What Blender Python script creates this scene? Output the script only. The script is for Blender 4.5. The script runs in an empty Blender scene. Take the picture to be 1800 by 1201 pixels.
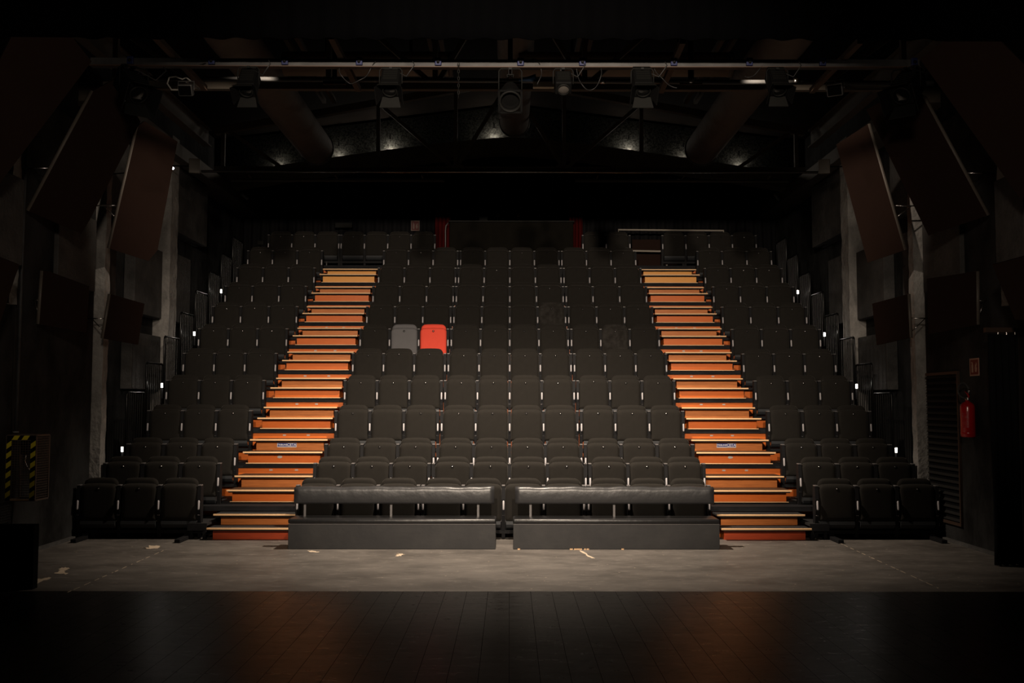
import bpy, bmesh, math, random
from mathutils import Vector, Matrix
random.seed(7)
PI = math.pi
scene = bpy.context.scene
COL = scene.collection

# ------------------------------------------------------------------ camera, world, lights, exposure
CAMZ = 1.68; PITCH = .0625; F = 1750.0
CAMROT = (Matrix.Rotation(-.0024, 3, 'Z') @ Matrix.Rotation(PI/2+PITCH, 3, 'X') @ Matrix.Rotation(.0011, 3, 'Z'))
cam = bpy.data.objects.new('camera', bpy.data.cameras.new('camera'))
COL.objects.link(cam)
cam.data.sensor_width = 36.0
cam.data.lens = F*36/1800
cam.data.clip_start = .05; cam.data.clip_end = 200
cam.matrix_world = Matrix.Translation((0, 0, CAMZ)) @ CAMROT.to_4x4()
scene.camera = cam
scene.view_settings.view_transform = 'Standard'
scene.view_settings.look = 'None'
scene.view_settings.gamma = 1.0
scene.view_settings.use_curve_mapping = False
scene.view_settings.exposure = 0.0
world = bpy.data.worlds.new('world'); scene.world = world
world.use_nodes = True
world.node_tree.nodes['Background'].inputs[0].default_value = (1.0, .86, .72, 1)
world.node_tree.nodes['Background'].inputs[1].default_value = .0075

def spot(name, loc, target, watts, angle, blend, col, size=.06):
    l = bpy.data.lights.new(name, 'SPOT')
    l.energy = watts; l.spot_size = math.radians(angle); l.spot_blend = blend
    l.color = col; l.shadow_soft_size = size
    o = bpy.data.objects.new(name, l); COL.objects.link(o)
    o.location = loc
    o.rotation_euler = (Vector(target)-Vector(loc)).to_track_quat('-Z', 'Y').to_euler()
    return o
def point(name, loc, watts, col, size=.02):
    l = bpy.data.lights.new(name, 'POINT'); l.energy = watts; l.color = col; l.shadow_soft_size = size
    o = bpy.data.objects.new(name, l); COL.objects.link(o); o.location = loc
    return o
WARM = (1.0, .83, .66)
for x_ in (-.75, .75):
    spot('spot_front_light', (x_, 0.0, 4.9), (x_*.3, 15.2, 2.75), 3700, 44, .8, WARM, .09)
    spot('spot_wall_light', (3.5*x_, 10.9, 5.55), (8.1*x_, 15.6, 3.6), 190, 50, .8, WARM, .05)
for x_ in (-1, 1):
    spot('spot_side_fill', (x_*.6, 1.0, 3.9), (x_*6.1, 10.9, 3.7), 430, 34, .7, WARM, .25)  # added unseen fill spots that lift the dark side panels
spot('spot_overhead_light', (0.0, 11.75, 5.38), (0.0, 13.2, 0), 2150, 114, .85, WARM, .07)

# ------------------------------------------------------------------ helpers
def unp(x, y, d):                                  # a point of the room: measured image direction, at depth d (Y)
    v = CAMROT @ Vector(((x-900)/F, (600.5-y)/F, -1))
    return Vector((0, 0, CAMZ)) + v*(d/v.y)
def empty(name, loc=(0, 0, 0), rz=0):
    o = bpy.data.objects.new(name, None); COL.objects.link(o)
    o.empty_display_size = .1
    o.location = loc; o.rotation_euler = (0, 0, rz)
    return o
def tag(o, label, cat, group=None, kind=None):
    o['label'] = label; o['category'] = cat
    if group: o['group'] = group
    if kind: o['kind'] = kind
    return o
class MB:
    def __init__(s): s.bm = bmesh.new(); s.M = Matrix.Identity(4)
    def tr(s, m): s.M = m; return s
    def _v(s, p): return s.bm.verts.new(s.M @ Vector(p))
    def hexa(s, P):
        v = [s._v(p) for p in P]
        for f in ((0,3,2,1),(4,5,6,7),(0,1,5,4),(1,2,6,5),(2,3,7,6),(3,0,4,7)):
            s.bm.faces.new([v[i] for i in f])
        return s
    def box(s, x0, x1, y0, y1, z0, z1):
        return s.hexa([(x0,y0,z0),(x1,y0,z0),(x1,y1,z0),(x0,y1,z0),(x0,y0,z1),(x1,y0,z1),(x1,y1,z1),(x0,y1,z1)])
    def tube(s, pts, r, n=8, cap=True, r2=None):
        pts = [Vector(p) for p in pts]; rings = []
        up = None
        for i, p in enumerate(pts):
            t = (pts[min(i+1, len(pts)-1)]-pts[max(i-1, 0)]).normalized()
            if up is None:
                up = Vector((0,0,1)) if abs(t.z) < .9 else Vector((1,0,0))
            a = t.cross(up).normalized(); b = a.cross(t).normalized(); up = b
            rr = r if r2 is None else r+(r2-r)*i/(len(pts)-1)
            rings.append([s._v(p+(a*math.cos(2*PI*k/n)+b*math.sin(2*PI*k/n))*rr) for k in range(n)])
        for i in range(len(rings)-1):
            for k in range(n):
                s.bm.faces.new([rings[i][k], rings[i][(k+1)%n], rings[i+1][(k+1)%n], rings[i+1][k]])
        if cap:
            s.bm.faces.new(rings[0][::-1]); s.bm.faces.new(rings[-1])
        return s
    def lathe(s, prof, n=20, M=None, close=True):           # prof: (r, z) about local Z
        M = M or Matrix.Identity(4); rings = []
        for r, z in prof:
            rings.append([s._v(M @ Vector((r*math.cos(2*PI*k/n), r*math.sin(2*PI*k/n), z))) for k in range(n)])
        for i in range(len(rings)-1):
            for k in range(n):
                s.bm.faces.new([rings[i][k], rings[i][(k+1)%n], rings[i+1][(k+1)%n], rings[i+1][k]])
        if close:
            s.bm.faces.new(rings[0][::-1]); s.bm.faces.new(rings[-1])
        return s
    def prism(s, poly, nrm, t):                              # polygon of 3D points thickened by t along -nrm
        a = [s._v(p) for p in poly]; b = [s._v(Vector(p)-Vector(nrm)*t) for p in poly]
        n = len(a)
        s.bm.faces.new(a); s.bm.faces.new(b[::-1])
        for i in range(n): s.bm.faces.new([a[i], b[i], b[(i+1)%n], a[(i+1)%n]])
        return s
    def build(s, name, m, parent=None, bevel=0, smooth=False, seg=2):
        bmesh.ops.recalc_face_normals(s.bm, faces=s.bm.faces)
        if bevel:
            bmesh.ops.bevel(s.bm, geom=list(s.bm.edges), offset=bevel, segments=seg, profile=.5, affect='EDGES')
        me = bpy.data.meshes.new(name); s.bm.to_mesh(me); s.bm.free()
        me.materials.append(m)
        if smooth: me.polygons.foreach_set('use_smooth', [True]*len(me.polygons))
        o = bpy.data.objects.new(name, me); COL.objects.link(o)
        if parent: o.parent = parent
        return o
def struct(name, mb, m, **k):
    o = mb.build(name, m, **k); o['kind'] = 'structure'; return o
def copy_tree(o, parent=None):
    c = o.copy(); COL.objects.link(c)
    if parent: c.parent = parent
    for ch in o.children: copy_tree(ch, c)
    return c

# ------------------------------------------------------------------ materials
def mat(name, col, rough=.7, metal=0, spec=.4, emit=None, estr=0, noise=None, bump=None, coat=0):
    """noise = (scale, amount, second colour, stretch); bump = (scale, strength)"""
    m = bpy.data.materials.new(name); m.use_nodes = True
    nt = m.node_tree; b = nt.nodes['Principled BSDF']
    b.inputs['Base Color'].default_value = (*col, 1)
    b.inputs['Roughness'].default_value = rough
    b.inputs['Metallic'].default_value = metal
    b.inputs['Specular IOR Level'].default_value = spec
    if coat: b.inputs['Coat Weight'].default_value = coat; b.inputs['Coat Roughness'].default_value = .15
    if emit: b.inputs['Emission Color'].default_value = (*emit, 1); b.inputs['Emission Strength'].default_value = estr
    if noise or bump:
        tc = nt.nodes.new('ShaderNodeTexCoord')
    if noise:
        mp = nt.nodes.new('ShaderNodeMapping'); mp.inputs['Scale'].default_value = noise[3] if len(noise) > 3 else (1,1,1)
        nt.links.new(tc.outputs['Object'], mp.inputs[0])
        n = nt.nodes.new('ShaderNodeTexNoise'); n.inputs['Scale'].default_value = noise[0]
        n.inputs['Detail'].default_value = 6; n.inputs['Roughness'].default_value = .65
        nt.links.new(mp.outputs[0], n.inputs['Vector'])
        r = nt.nodes.new('ShaderNodeValToRGB')
        r.color_ramp.elements[0].position = .5-noise[1]; r.color_ramp.elements[1].position = .5+noise[1]
        r.color_ramp.elements[0].color = (*col, 1); r.color_ramp.elements[1].color = (*noise[2], 1)
        nt.links.new(n.outputs['Fac'], r.inputs[0]); nt.links.new(r.outputs[0], b.inputs['Base Color'])
    if bump:
        n2 = nt.nodes.new('ShaderNodeTexNoise'); n2.inputs['Scale'].default_value = bump[0]; n2.inputs['Detail'].default_value = 5
        nt.links.new(tc.outputs['Object'], n2.inputs['Vector'])
        bp = nt.nodes.new('ShaderNodeBump'); bp.inputs['Strength'].default_value = bump[1]; bp.inputs['Distance'].default_value = .02
        nt.links.new(n2.outputs['Fac'], bp.inputs['Height']); nt.links.new(bp.outputs[0], b.inputs['Normal'])
    return m
M = dict(
    fabric=mat('charcoal_fabric', (.0155,.0140,.0121), .92, spec=.12, noise=(14, .3, (.0198,.0178,.0154)), bump=(400, .12)),
    fabric_worn=mat('worn_charcoal_fabric', (.018,.016,.014), .92, spec=.12, noise=(7, .10, (.034,.031,.028)), bump=(400, .12)),
    red=mat('red_fabric', (.78,.080,.050), .85, spec=.15, noise=(9, .3, (.84,.095,.058)), bump=(300, .1)),
    grey=mat('grey_fabric', (.118,.116,.121), .88, spec=.15, noise=(9, .3, (.138,.135,.141)), bump=(300, .1)),
    black=mat('black_steel', (.009,.009,.010), .65, spec=.15),
    blackmat=mat('matt_black_paint', (.010,.0095,.009), .75, spec=.2),
    pan=mat('dark_grey_seat_pan', (.022,.024,.027), .55, spec=.3),
    pale=mat('pale_grey_plastic', (.46,.44,.46), .4, spec=.4),
    cap=mat('grey_metal_cap', (.16,.15,.15), .4, spec=.5),
    chrome=mat('chrome', (.55,.52,.50), .25, 1),
    steel=mat('galvanised_steel', (.10,.10,.10), .5, .6, noise=(20, .3, (.15,.145,.14))),
    alu=mat('aluminium_beam', (.020,.020,.022), .6, .1, noise=(1.6, .14, (.065,.063,.062), (1,1,1))),
    wood=mat('orange_varnished_plywood', (.72,.165,.022), .42, spec=.3, noise=(5, .22, (.60,.125,.016), (1,1,9)), coat=.25),
    wood_b=mat('brown_varnished_plywood', (.66,.215,.050), .45, spec=.3, noise=(4, .2, (.44,.13,.028), (1,1,12)), coat=.2),
    wood_l=mat('light_varnished_plywood', (.86,.40,.090), .45, spec=.3, noise=(4, .25, (.78,.33,.065), (1,1,10)), coat=.2),
    wood_r=mat('red_brown_plywood', (.60,.075,.015), .4, spec=.4, noise=(5, .25, (.38,.05,.014), (1,1,9)), coat=.2),
    nosing=mat('bare_wood_nosing', (.90,.60,.34), .5, noise=(9, .25, (.78,.47,.23), (1,6,6))),
    leather=mat('black_leatherette', (.030,.030,.032), .38, spec=.55, bump=(9, .25)),
    leatherseat=mat('black_gloss_leatherette', (.012,.012,.013), .33, spec=.5, bump=(9, .2)),
    benchbase=mat('dark_grey_painted_wood', (.033,.033,.035), .6, spec=.3, noise=(3, .2, (.050,.049,.049)), bump=(18, .1)),
    deck=mat('black_deck_vinyl', (.018,.017,.018), .6, spec=.25, noise=(8, .3, (.030,.029,.029))),
    deckedge=mat('black_deck_edge', (.008,.008,.009), .75, spec=.12, noise=(12, .2, (.018,.018,.020), (.3,1,1))),
    panel=mat('dark_red_brown_panel', (.018,.0103,.008), .9, spec=.04, noise=(2.5, .3, (.022,.012,.0093))),
    paneledge=mat('grey_panel_edge', (.10,.085,.075), .5, noise=(6, .3, (.13,.11,.09))),
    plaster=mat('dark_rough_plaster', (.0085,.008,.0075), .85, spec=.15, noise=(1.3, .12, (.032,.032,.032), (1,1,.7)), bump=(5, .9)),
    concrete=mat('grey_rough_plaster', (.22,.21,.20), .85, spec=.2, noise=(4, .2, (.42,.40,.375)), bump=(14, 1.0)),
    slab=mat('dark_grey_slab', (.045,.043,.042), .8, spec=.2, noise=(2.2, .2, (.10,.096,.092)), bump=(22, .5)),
    roof=mat('dark_roof_boards', (.007,.006,.005), .95, spec=.03, noise=(3, .3, (.011,.009,.008))),
    treadm=mat('dark_brown_tread', (.050,.024,.012), .55, spec=.3, noise=(6, .3, (.09,.045,.022), (1,1,1))),
    truss=mat('brown_painted_steel', (.075,.062,.048), .65, noise=(6, .3, (.10,.083,.065))),
    timber=mat('rough_timber', (.075,.050,.034), .75, noise=(6, .3, (.10,.065,.043), (4,.5,4))),
    duct=mat('grey_brown_fabric_duct', (.12,.10,.085), .8, noise=(4, .3, (.15,.125,.105)), bump=(12, .4)),
    ductpale=mat('beige_fabric_duct', (.30,.22,.165), .8, noise=(3, .3, (.34,.25,.19)), bump=(8, .3)),
    border=mat('black_velour', (.0008,.0008,.0010), .95, spec=.02),
    drape=mat('black_wool_drape', (.009,.009,.010), .95, spec=.05),
    redcurtain=mat('red_curtain', (.05,.003,.003), .9, spec=.1),
    lamp=mat('lantern_black', (.0025,.0025,.0025), .55, spec=.15),
    lampgrey=mat('lantern_grey', (.006,.006,.0055), .6, spec=.1),
    glass=mat('lens_glass', (.004,.004,.004), .1, spec=.5),
    lensdull=mat('dull_lens', (.05,.045,.04), .3, spec=.5),
    cable=mat('black_cable', (.008,.008,.008), .6),
    whitecable=mat('white_cable', (.32,.31,.28), .5),
    blue=mat('blue_socket', (.004,.009,.055), .5, spec=.4),
    lightblue=mat('blue_wrap', (.09,.22,.46), .5),
    cream=mat('cream_enamel', (.72,.62,.45), .4),
    white=mat('white_plastic', (.10,.085,.07), .5),
    extred=mat('extinguisher_red', (.42,.006,.008), .28, spec=.5, coat=.4),
    signred=mat('sign_red', (.16,.018,.012), .6),
    signpale=mat('sign_pale', (.42,.26,.20), .6),
    yellow=mat('hazard_yellow', (.70,.58,.02), .55),
    frame=mat('brown_grille_frame', (.055,.032,.022), .6),
    grille=mat('black_grille', (.014,.013,.012), .6),
    blueprint=mat('navy_print', (.008,.012,.22), .5),
    stickerwhite=mat('sticker_white', (.75,.76,.80), .5),
    stickergrey=mat('sticker_grey', (.50,.46,.42), .5),
    paint=mat('worn_cream_paint', (.62,.50,.37), .7, noise=(12, .25, (.42,.34,.25))),
    mesh=mat('brown_wire', (.10,.075,.06), .5),
    lit=mat('lit_step_light', (.9,.9,.9), .5, emit=(1,.93,.84), estr=9),
    led=mat('lit_led', (.9,.9,.9), .5, emit=(.85,.85,1), estr=14),
    bulb=mat('lit_bulb', (.9,.9,.9), .5, emit=(1,.86,.68), estr=5),
    gable=mat('dark_mesh_cloth', (.005,.005,.0045), .95, spec=.03, noise=(38, .08, (.024,.0245,.022))),
)
for k_ in ('fabric', 'fabric_worn'):
    b_ = M[k_].node_tree.nodes['Principled BSDF']; b_.inputs['Sheen Weight'].default_value = .11; b_.inputs['Sheen Roughness'].default_value = .35; b_.inputs['Sheen Tint'].default_value = (1, .93, .84, 1)
# concrete floor with scuffs
def floor_mat():
    m = bpy.data.materials.new('scuffed_grey_concrete'); m.use_nodes = True
    nt = m.node_tree; b = nt.nodes['Principled BSDF']; N = nt.nodes.new; L = nt.links.new
    tc = N('ShaderNodeTexCoord')
    def noise(scale, st, det=8, ro=.65):
        mp = N('ShaderNodeMapping'); mp.inputs['Scale'].default_value = st; L(tc.outputs['Object'], mp.inputs[0])
        n = N('ShaderNodeTexNoise'); n.inputs['Scale'].default_value = scale; n.inputs['Detail'].default_value = det
        n.inputs['Roughness'].default_value = ro; L(mp.outputs[0], n.inputs['Vector']); return n
    a = noise(1.3, (1, 1.6, 1))
    r = N('ShaderNodeValToRGB'); r.color_ramp.elements[0].position = .36; r.color_ramp.elements[1].position = .66
    r.color_ramp.elements[0].color = (.075,.067,.060, 1); r.color_ramp.elements[1].color = (.140,.126,.113, 1)
    L(a.outputs[0], r.inputs[0])
    s = noise(5, (1, 2.2, 1), 10, .78)
    r2 = N('ShaderNodeValToRGB'); r2.color_ramp.elements[0].position = .53; r2.color_ramp.elements[1].position = .76
    r2.color_ramp.elements[0].color = (0,0,0,1); r2.color_ramp.elements[1].color = (1,1,1,1)
    L(s.outputs[0], r2.inputs[0])
    mx = N('ShaderNodeMix'); mx.data_type = 'RGBA'; L(r2.outputs[0], mx.inputs['Factor']); L(r.outputs[0], mx.inputs['A'])
    mx.inputs['B'].default_value = (.25,.225,.20, 1)
    sp = N('ShaderNodeTexVoronoi'); sp.inputs['Scale'].default_value = 5.5; L(tc.outputs['Object'], sp.inputs['Vector'])
    r3 = N('ShaderNodeValToRGB'); r3.color_ramp.elements[0].position = .035; r3.color_ramp.elements[1].position = .06
    r3.color_ramp.elements[0].color = (1,1,1,1); r3.color_ramp.elements[1].color = (0,0,0,1)
    L(sp.outputs['Distance'], r3.inputs[0])
    mx2 = N('ShaderNodeMix'); mx2.data_type = 'RGBA'; L(r3.outputs[0], mx2.inputs['Factor']); L(mx.outputs['Result'], mx2.inputs['A'])
    mx2.inputs['B'].default_value = (.38,.32,.24, 1)
    L(mx2.outputs['Result'], b.inputs['Base Color'])
    rr = N('ShaderNodeMapRange'); rr.inputs['To Min'].default_value = .42; rr.inputs['To Max'].default_value = .62
    L(a.outputs[0], rr.inputs[0]); L(rr.outputs[0], b.inputs['Roughness'])
    b.inputs['Specular IOR Level'].default_value = .3
    bp = N('ShaderNodeBump'); bp.inputs['Strength'].default_value = .15; bp.inputs['Distance'].default_value = .01
    L(s.outputs[0], bp.inputs['Height']); L(bp.outputs[0], b.inputs['Normal'])
    return m
def plank_mat():
    m = bpy.data.materials.new('black_painted_planks'); m.use_nodes = True
    nt = m.node_tree; b = nt.nodes['Principled BSDF']; N = nt.nodes.new; L = nt.links.new
    tc = N('ShaderNodeTexCoord')
    mp = N('ShaderNodeMapping'); mp.inputs['Rotation'].default_value = (0, 0, PI/2); L(tc.outputs['Object'], mp.inputs[0])
    br = N('ShaderNodeTexBrick'); L(mp.outputs[0], br.inputs['Vector'])
    br.inputs['Scale'].default_value = 1; br.inputs['Mortar Size'].default_value = .0028
    br.inputs['Brick Width'].default_value = 3.4; br.inputs['Row Height'].default_value = .19; br.inputs['Mortar Smooth'].default_value = .6
    br.inputs['Color1'].default_value = (.0075,.0068,.0063, 1); br.inputs['Color2'].default_value = (.011,.0098,.0092, 1)
    br.inputs['Mortar'].default_value = (.001,.001,.001, 1)
    L(br.outputs['Color'], b.inputs['Base Color'])
    n = N('ShaderNodeTexNoise'); n.inputs['Scale'].default_value = 2.5; n.inputs['Detail'].default_value = 8
    mp2 = N('ShaderNodeMapping'); mp2.inputs['Scale'].default_value = (1, 3, 1); L(tc.outputs['Object'], mp2.inputs[0]); L(mp2.outputs[0], n.inputs['Vector'])
    rr = N('ShaderNodeMapRange'); rr.inputs['To Min'].default_value = .20; rr.inputs['To Max'].default_value = .46
    n3 = N('ShaderNodeTexNoise'); n3.inputs['Scale'].default_value = 7; n3.inputs['Detail'].default_value = 10; n3.inputs['Roughness'].default_value = .75
    mp3 = N('ShaderNodeMapping'); mp3.inputs['Scale'].default_value = (1, 2.2, 1); L(tc.outputs['Object'], mp3.inputs[0]); L(mp3.outputs[0], n3.inputs['Vector'])
    ad = N('ShaderNodeMapRange'); ad.inputs['From Min'].default_value = .35; ad.inputs['From Max'].default_value = .65; L(n3.outputs[0], ad.inputs[0])
    av = N('ShaderNodeMath'); av.operation = 'AVERAGE' if False else 'MULTIPLY_ADD'; av.inputs[1].default_value = .55; L(ad.outputs[0], av.inputs[0])
    hf = N('ShaderNodeMath'); hf.operation = 'MULTIPLY'; hf.inputs[1].default_value = .45; L(n.outputs[0], hf.inputs[0]); L(hf.outputs[0], av.inputs[2])
    L(av.outputs[0], rr.inputs[0]); L(rr.outputs[0], b.inputs['Roughness'])
    sm = N('ShaderNodeMapRange'); sm.inputs['From Min'].default_value = .36; sm.inputs['From Max'].default_value = .5; sm.inputs['To Min'].default_value = .12; sm.inputs['To Max'].default_value = .42
    L(n3.outputs[0], sm.inputs[0]); sf = N('ShaderNodeMath'); sf.operation = 'MULTIPLY'; L(sm.outputs[0], sf.inputs[0])
    iv = N('ShaderNodeMath'); iv.operation = 'SUBTRACT'; iv.inputs[0].default_value = 1; L(br.outputs['Fac'], iv.inputs[1]); L(iv.outputs[0], sf.inputs[1])
    L(sf.outputs[0], b.inputs['Specular IOR Level'])
    bp = N('ShaderNodeBump'); bp.inputs['Strength'].default_value = .12; bp.inputs['Distance'].default_value = .01
    L(n.outputs[0], bp.inputs['Height'])
    bp2 = N('ShaderNodeBump'); bp2.inputs['Strength'].default_value = .15; bp2.inputs['Distance'].default_value = .004; bp2.invert = True
    L(br.outputs['Fac'], bp2.inputs['Height']); L(bp.outputs[0], bp2.inputs['Normal']); L(bp2.outputs[0], b.inputs['Normal'])
    return m
M['floor'] = floor_mat(); M['planks'] = plank_mat()

# ------------------------------------------------------------------ tier geometry (measured)
ROWY = {1: 12.45, 2: 13.15, 3: 13.93}
for i in range(4, 13): ROWY[i] = 13.93+.770*(i-3)
ROWY[12] = 20.80
P = {1: 0.0, 2: .167, 3: .385}
for i in range(4, 13): P[i] = .850+.4575*(i-4)
BUT = {1: 859.6, 2: 820.6, 3: 786.4, 4: 727.3, 5: 673.6, 6: 625.9, 7: 582.5, 8: 543.1, 9: 507.2, 10: 474.8, 11: 444.6, 12: 416.6}
SEATZ = {i: unp(900, BUT[i], ROWY[i]).z-.69 for i in BUT}     # datum: seat button .69 above it
for i in range(4, 13): P[i] = SEATZ[i]
EDGE = {i: ROWY[i]-.65 for i in range(3, 13)}
EDGE[3] = 13.28; EDGE[12] = 20.225
S = .500; G = .558; A = 1.762

# ------------------------------------------------------------------ the room
mb = MB(); mb.box(-7, 7, 9.05, 26, -.12, 0); struct('floor', mb, M['floor'])
mb = MB(); mb.box(-7, 7, -4, 9.045, -.12, 0); struct('floor', mb, M['planks'])
def side(sx, nm):
    def xb(b, x0, x1, *r): b.box(min(sx*x0, sx*x1), max(sx*x0, sx*x1), *r)
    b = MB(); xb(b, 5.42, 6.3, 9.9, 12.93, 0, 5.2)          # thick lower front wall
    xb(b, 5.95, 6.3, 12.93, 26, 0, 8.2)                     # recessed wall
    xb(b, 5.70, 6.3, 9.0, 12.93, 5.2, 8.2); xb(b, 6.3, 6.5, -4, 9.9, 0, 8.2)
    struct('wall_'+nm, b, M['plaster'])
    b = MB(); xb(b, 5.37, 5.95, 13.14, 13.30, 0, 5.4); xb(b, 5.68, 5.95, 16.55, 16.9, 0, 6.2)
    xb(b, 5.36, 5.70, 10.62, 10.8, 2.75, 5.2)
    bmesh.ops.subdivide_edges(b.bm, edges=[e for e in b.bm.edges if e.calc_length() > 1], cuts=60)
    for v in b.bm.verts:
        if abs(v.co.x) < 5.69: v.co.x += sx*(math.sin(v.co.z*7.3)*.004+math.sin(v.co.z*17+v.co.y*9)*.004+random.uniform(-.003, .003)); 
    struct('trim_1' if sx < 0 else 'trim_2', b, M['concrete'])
    b = MB(); xb(b, 5.375, 5.42, 9.9, 12.93, 0, .035)
    struct('baseboard_'+nm, b, M['slab'])
    b = MB(); xb(b, 5.50, 5.95, 13.3, 24, 5.78, 6.0)
    struct('trim_3' if sx < 0 else 'trim_4', b, M['truss'])
side(-1, 'left'); side(1, 'right')
mb = MB(); mb.box(-6.3, 6.3, 24.6, 24.8, 0, 8.2); struct('wall_back', mb, M['blackmat'])
mb = MB()
for sx in (-1, 1):
    mb.hexa([(0,-4,7.75),(sx*6.4,-4,6.95),(sx*6.4,26,6.95),(0,26,7.75),(0,-4,7.9),(sx*6.4,-4,7.1),(sx*6.4,26,7.1),(0,26,7.9)])
struct('ceiling', mb, M['roof'])
# wall slabs of rough concrete hung on the side walls
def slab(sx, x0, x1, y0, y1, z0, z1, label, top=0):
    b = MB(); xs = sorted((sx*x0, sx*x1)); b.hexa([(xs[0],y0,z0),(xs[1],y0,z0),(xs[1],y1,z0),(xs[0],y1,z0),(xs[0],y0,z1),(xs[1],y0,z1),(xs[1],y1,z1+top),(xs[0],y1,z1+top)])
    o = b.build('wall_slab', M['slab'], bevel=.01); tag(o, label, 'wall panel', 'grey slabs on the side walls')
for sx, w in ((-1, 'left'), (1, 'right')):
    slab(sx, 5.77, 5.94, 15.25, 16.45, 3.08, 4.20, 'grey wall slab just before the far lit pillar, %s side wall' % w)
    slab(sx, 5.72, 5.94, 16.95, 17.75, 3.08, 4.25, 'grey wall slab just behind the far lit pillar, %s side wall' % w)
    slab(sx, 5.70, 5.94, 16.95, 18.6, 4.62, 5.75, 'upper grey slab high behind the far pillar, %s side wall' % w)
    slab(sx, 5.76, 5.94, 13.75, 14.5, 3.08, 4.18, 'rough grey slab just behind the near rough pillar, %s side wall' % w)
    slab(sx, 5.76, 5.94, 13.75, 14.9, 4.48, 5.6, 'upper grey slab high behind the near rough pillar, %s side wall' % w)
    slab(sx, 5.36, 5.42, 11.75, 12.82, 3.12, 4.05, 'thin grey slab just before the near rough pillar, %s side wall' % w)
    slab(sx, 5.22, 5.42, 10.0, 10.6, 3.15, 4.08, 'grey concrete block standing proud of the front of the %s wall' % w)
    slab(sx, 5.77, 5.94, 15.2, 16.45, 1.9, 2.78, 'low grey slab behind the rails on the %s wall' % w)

# ------------------------------------------------------------------ seating tiers
ORD = ['', 'first', 'second', 'third', 'fourth', 'fifth', 'sixth', 'seventh', 'eighth', 'ninth', 'tenth', 'eleventh', 'twelfth']
WX = 5.36
def tier(i):
    y0 = EDGE[i]; y1 = (EDGE[i+1]+.02 if i < 12 else 24.5); z = P[i]
    t = empty('seating_platform', (0, y0, z))
    tag(t, 'black deck of the seating stand carrying the %s row from the front' % ORD[i], 'seating platform', 'stepped decks of the seating stand')
    MB().box(-WX, WX, .012, y1-y0, -.03, 0).build('deck', M['deck'], t)
    MB().box(-WX, WX, 0, .014, -.066, .004).build('deck_edge', M['deckedge'], t)
    zl = (P[i-1] if i > 3 else 0)-z
    b = MB().box(-WX, WX, .035, .055, zl, -.03); b.build('closure_board', M['wood'], t)['label'] = 'orange plywood closure board'
    return t
for i in range(3, 13): tier(i)
for x0, x1, ya, yb_, lab in ((-WX, -3.99, 12.60, 13.25, 'low black deck under the second row, left block'), (3.97, WX, 12.60, 13.25, 'low black deck under the second row, right block'), (-2.56, 2.56, 12.60, 13.25, 'low black deck under the second row between the two stairs'),
        (-3.98, -3.74, 12.44, 13.25, 'small low black deck between the left stairs and the left front seats'), (3.72, 3.96, 12.44, 13.25, 'small low black deck between the right stairs and the right front seats')):
    t = empty('seating_platform', ((x0+x1)/2, ya, .2)); w = (x1-x0)/2
    tag(t, lab, 'seating platform', 'stepped decks of the seating stand')
    MB().box(-w, w, 0, yb_-ya, -.03, 0).build('deck', M['deck'], t)
    MB().box(-w, w, -.01, 0, -.09, 0).build('deck_edge', M['deckedge'], t)
    for lx in (-w+.04, w-.04): MB().box(lx-.02, lx+.02, .02, .06, -.2, -.03).build('leg', M['black'], t)
b = MB().box(-WX, WX, 12.93, 13.28, .30, .36); tag(b.build('deck_ledge', M['deckedge']), 'narrow black ledge in front of the third row deck', 'ledge')

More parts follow.
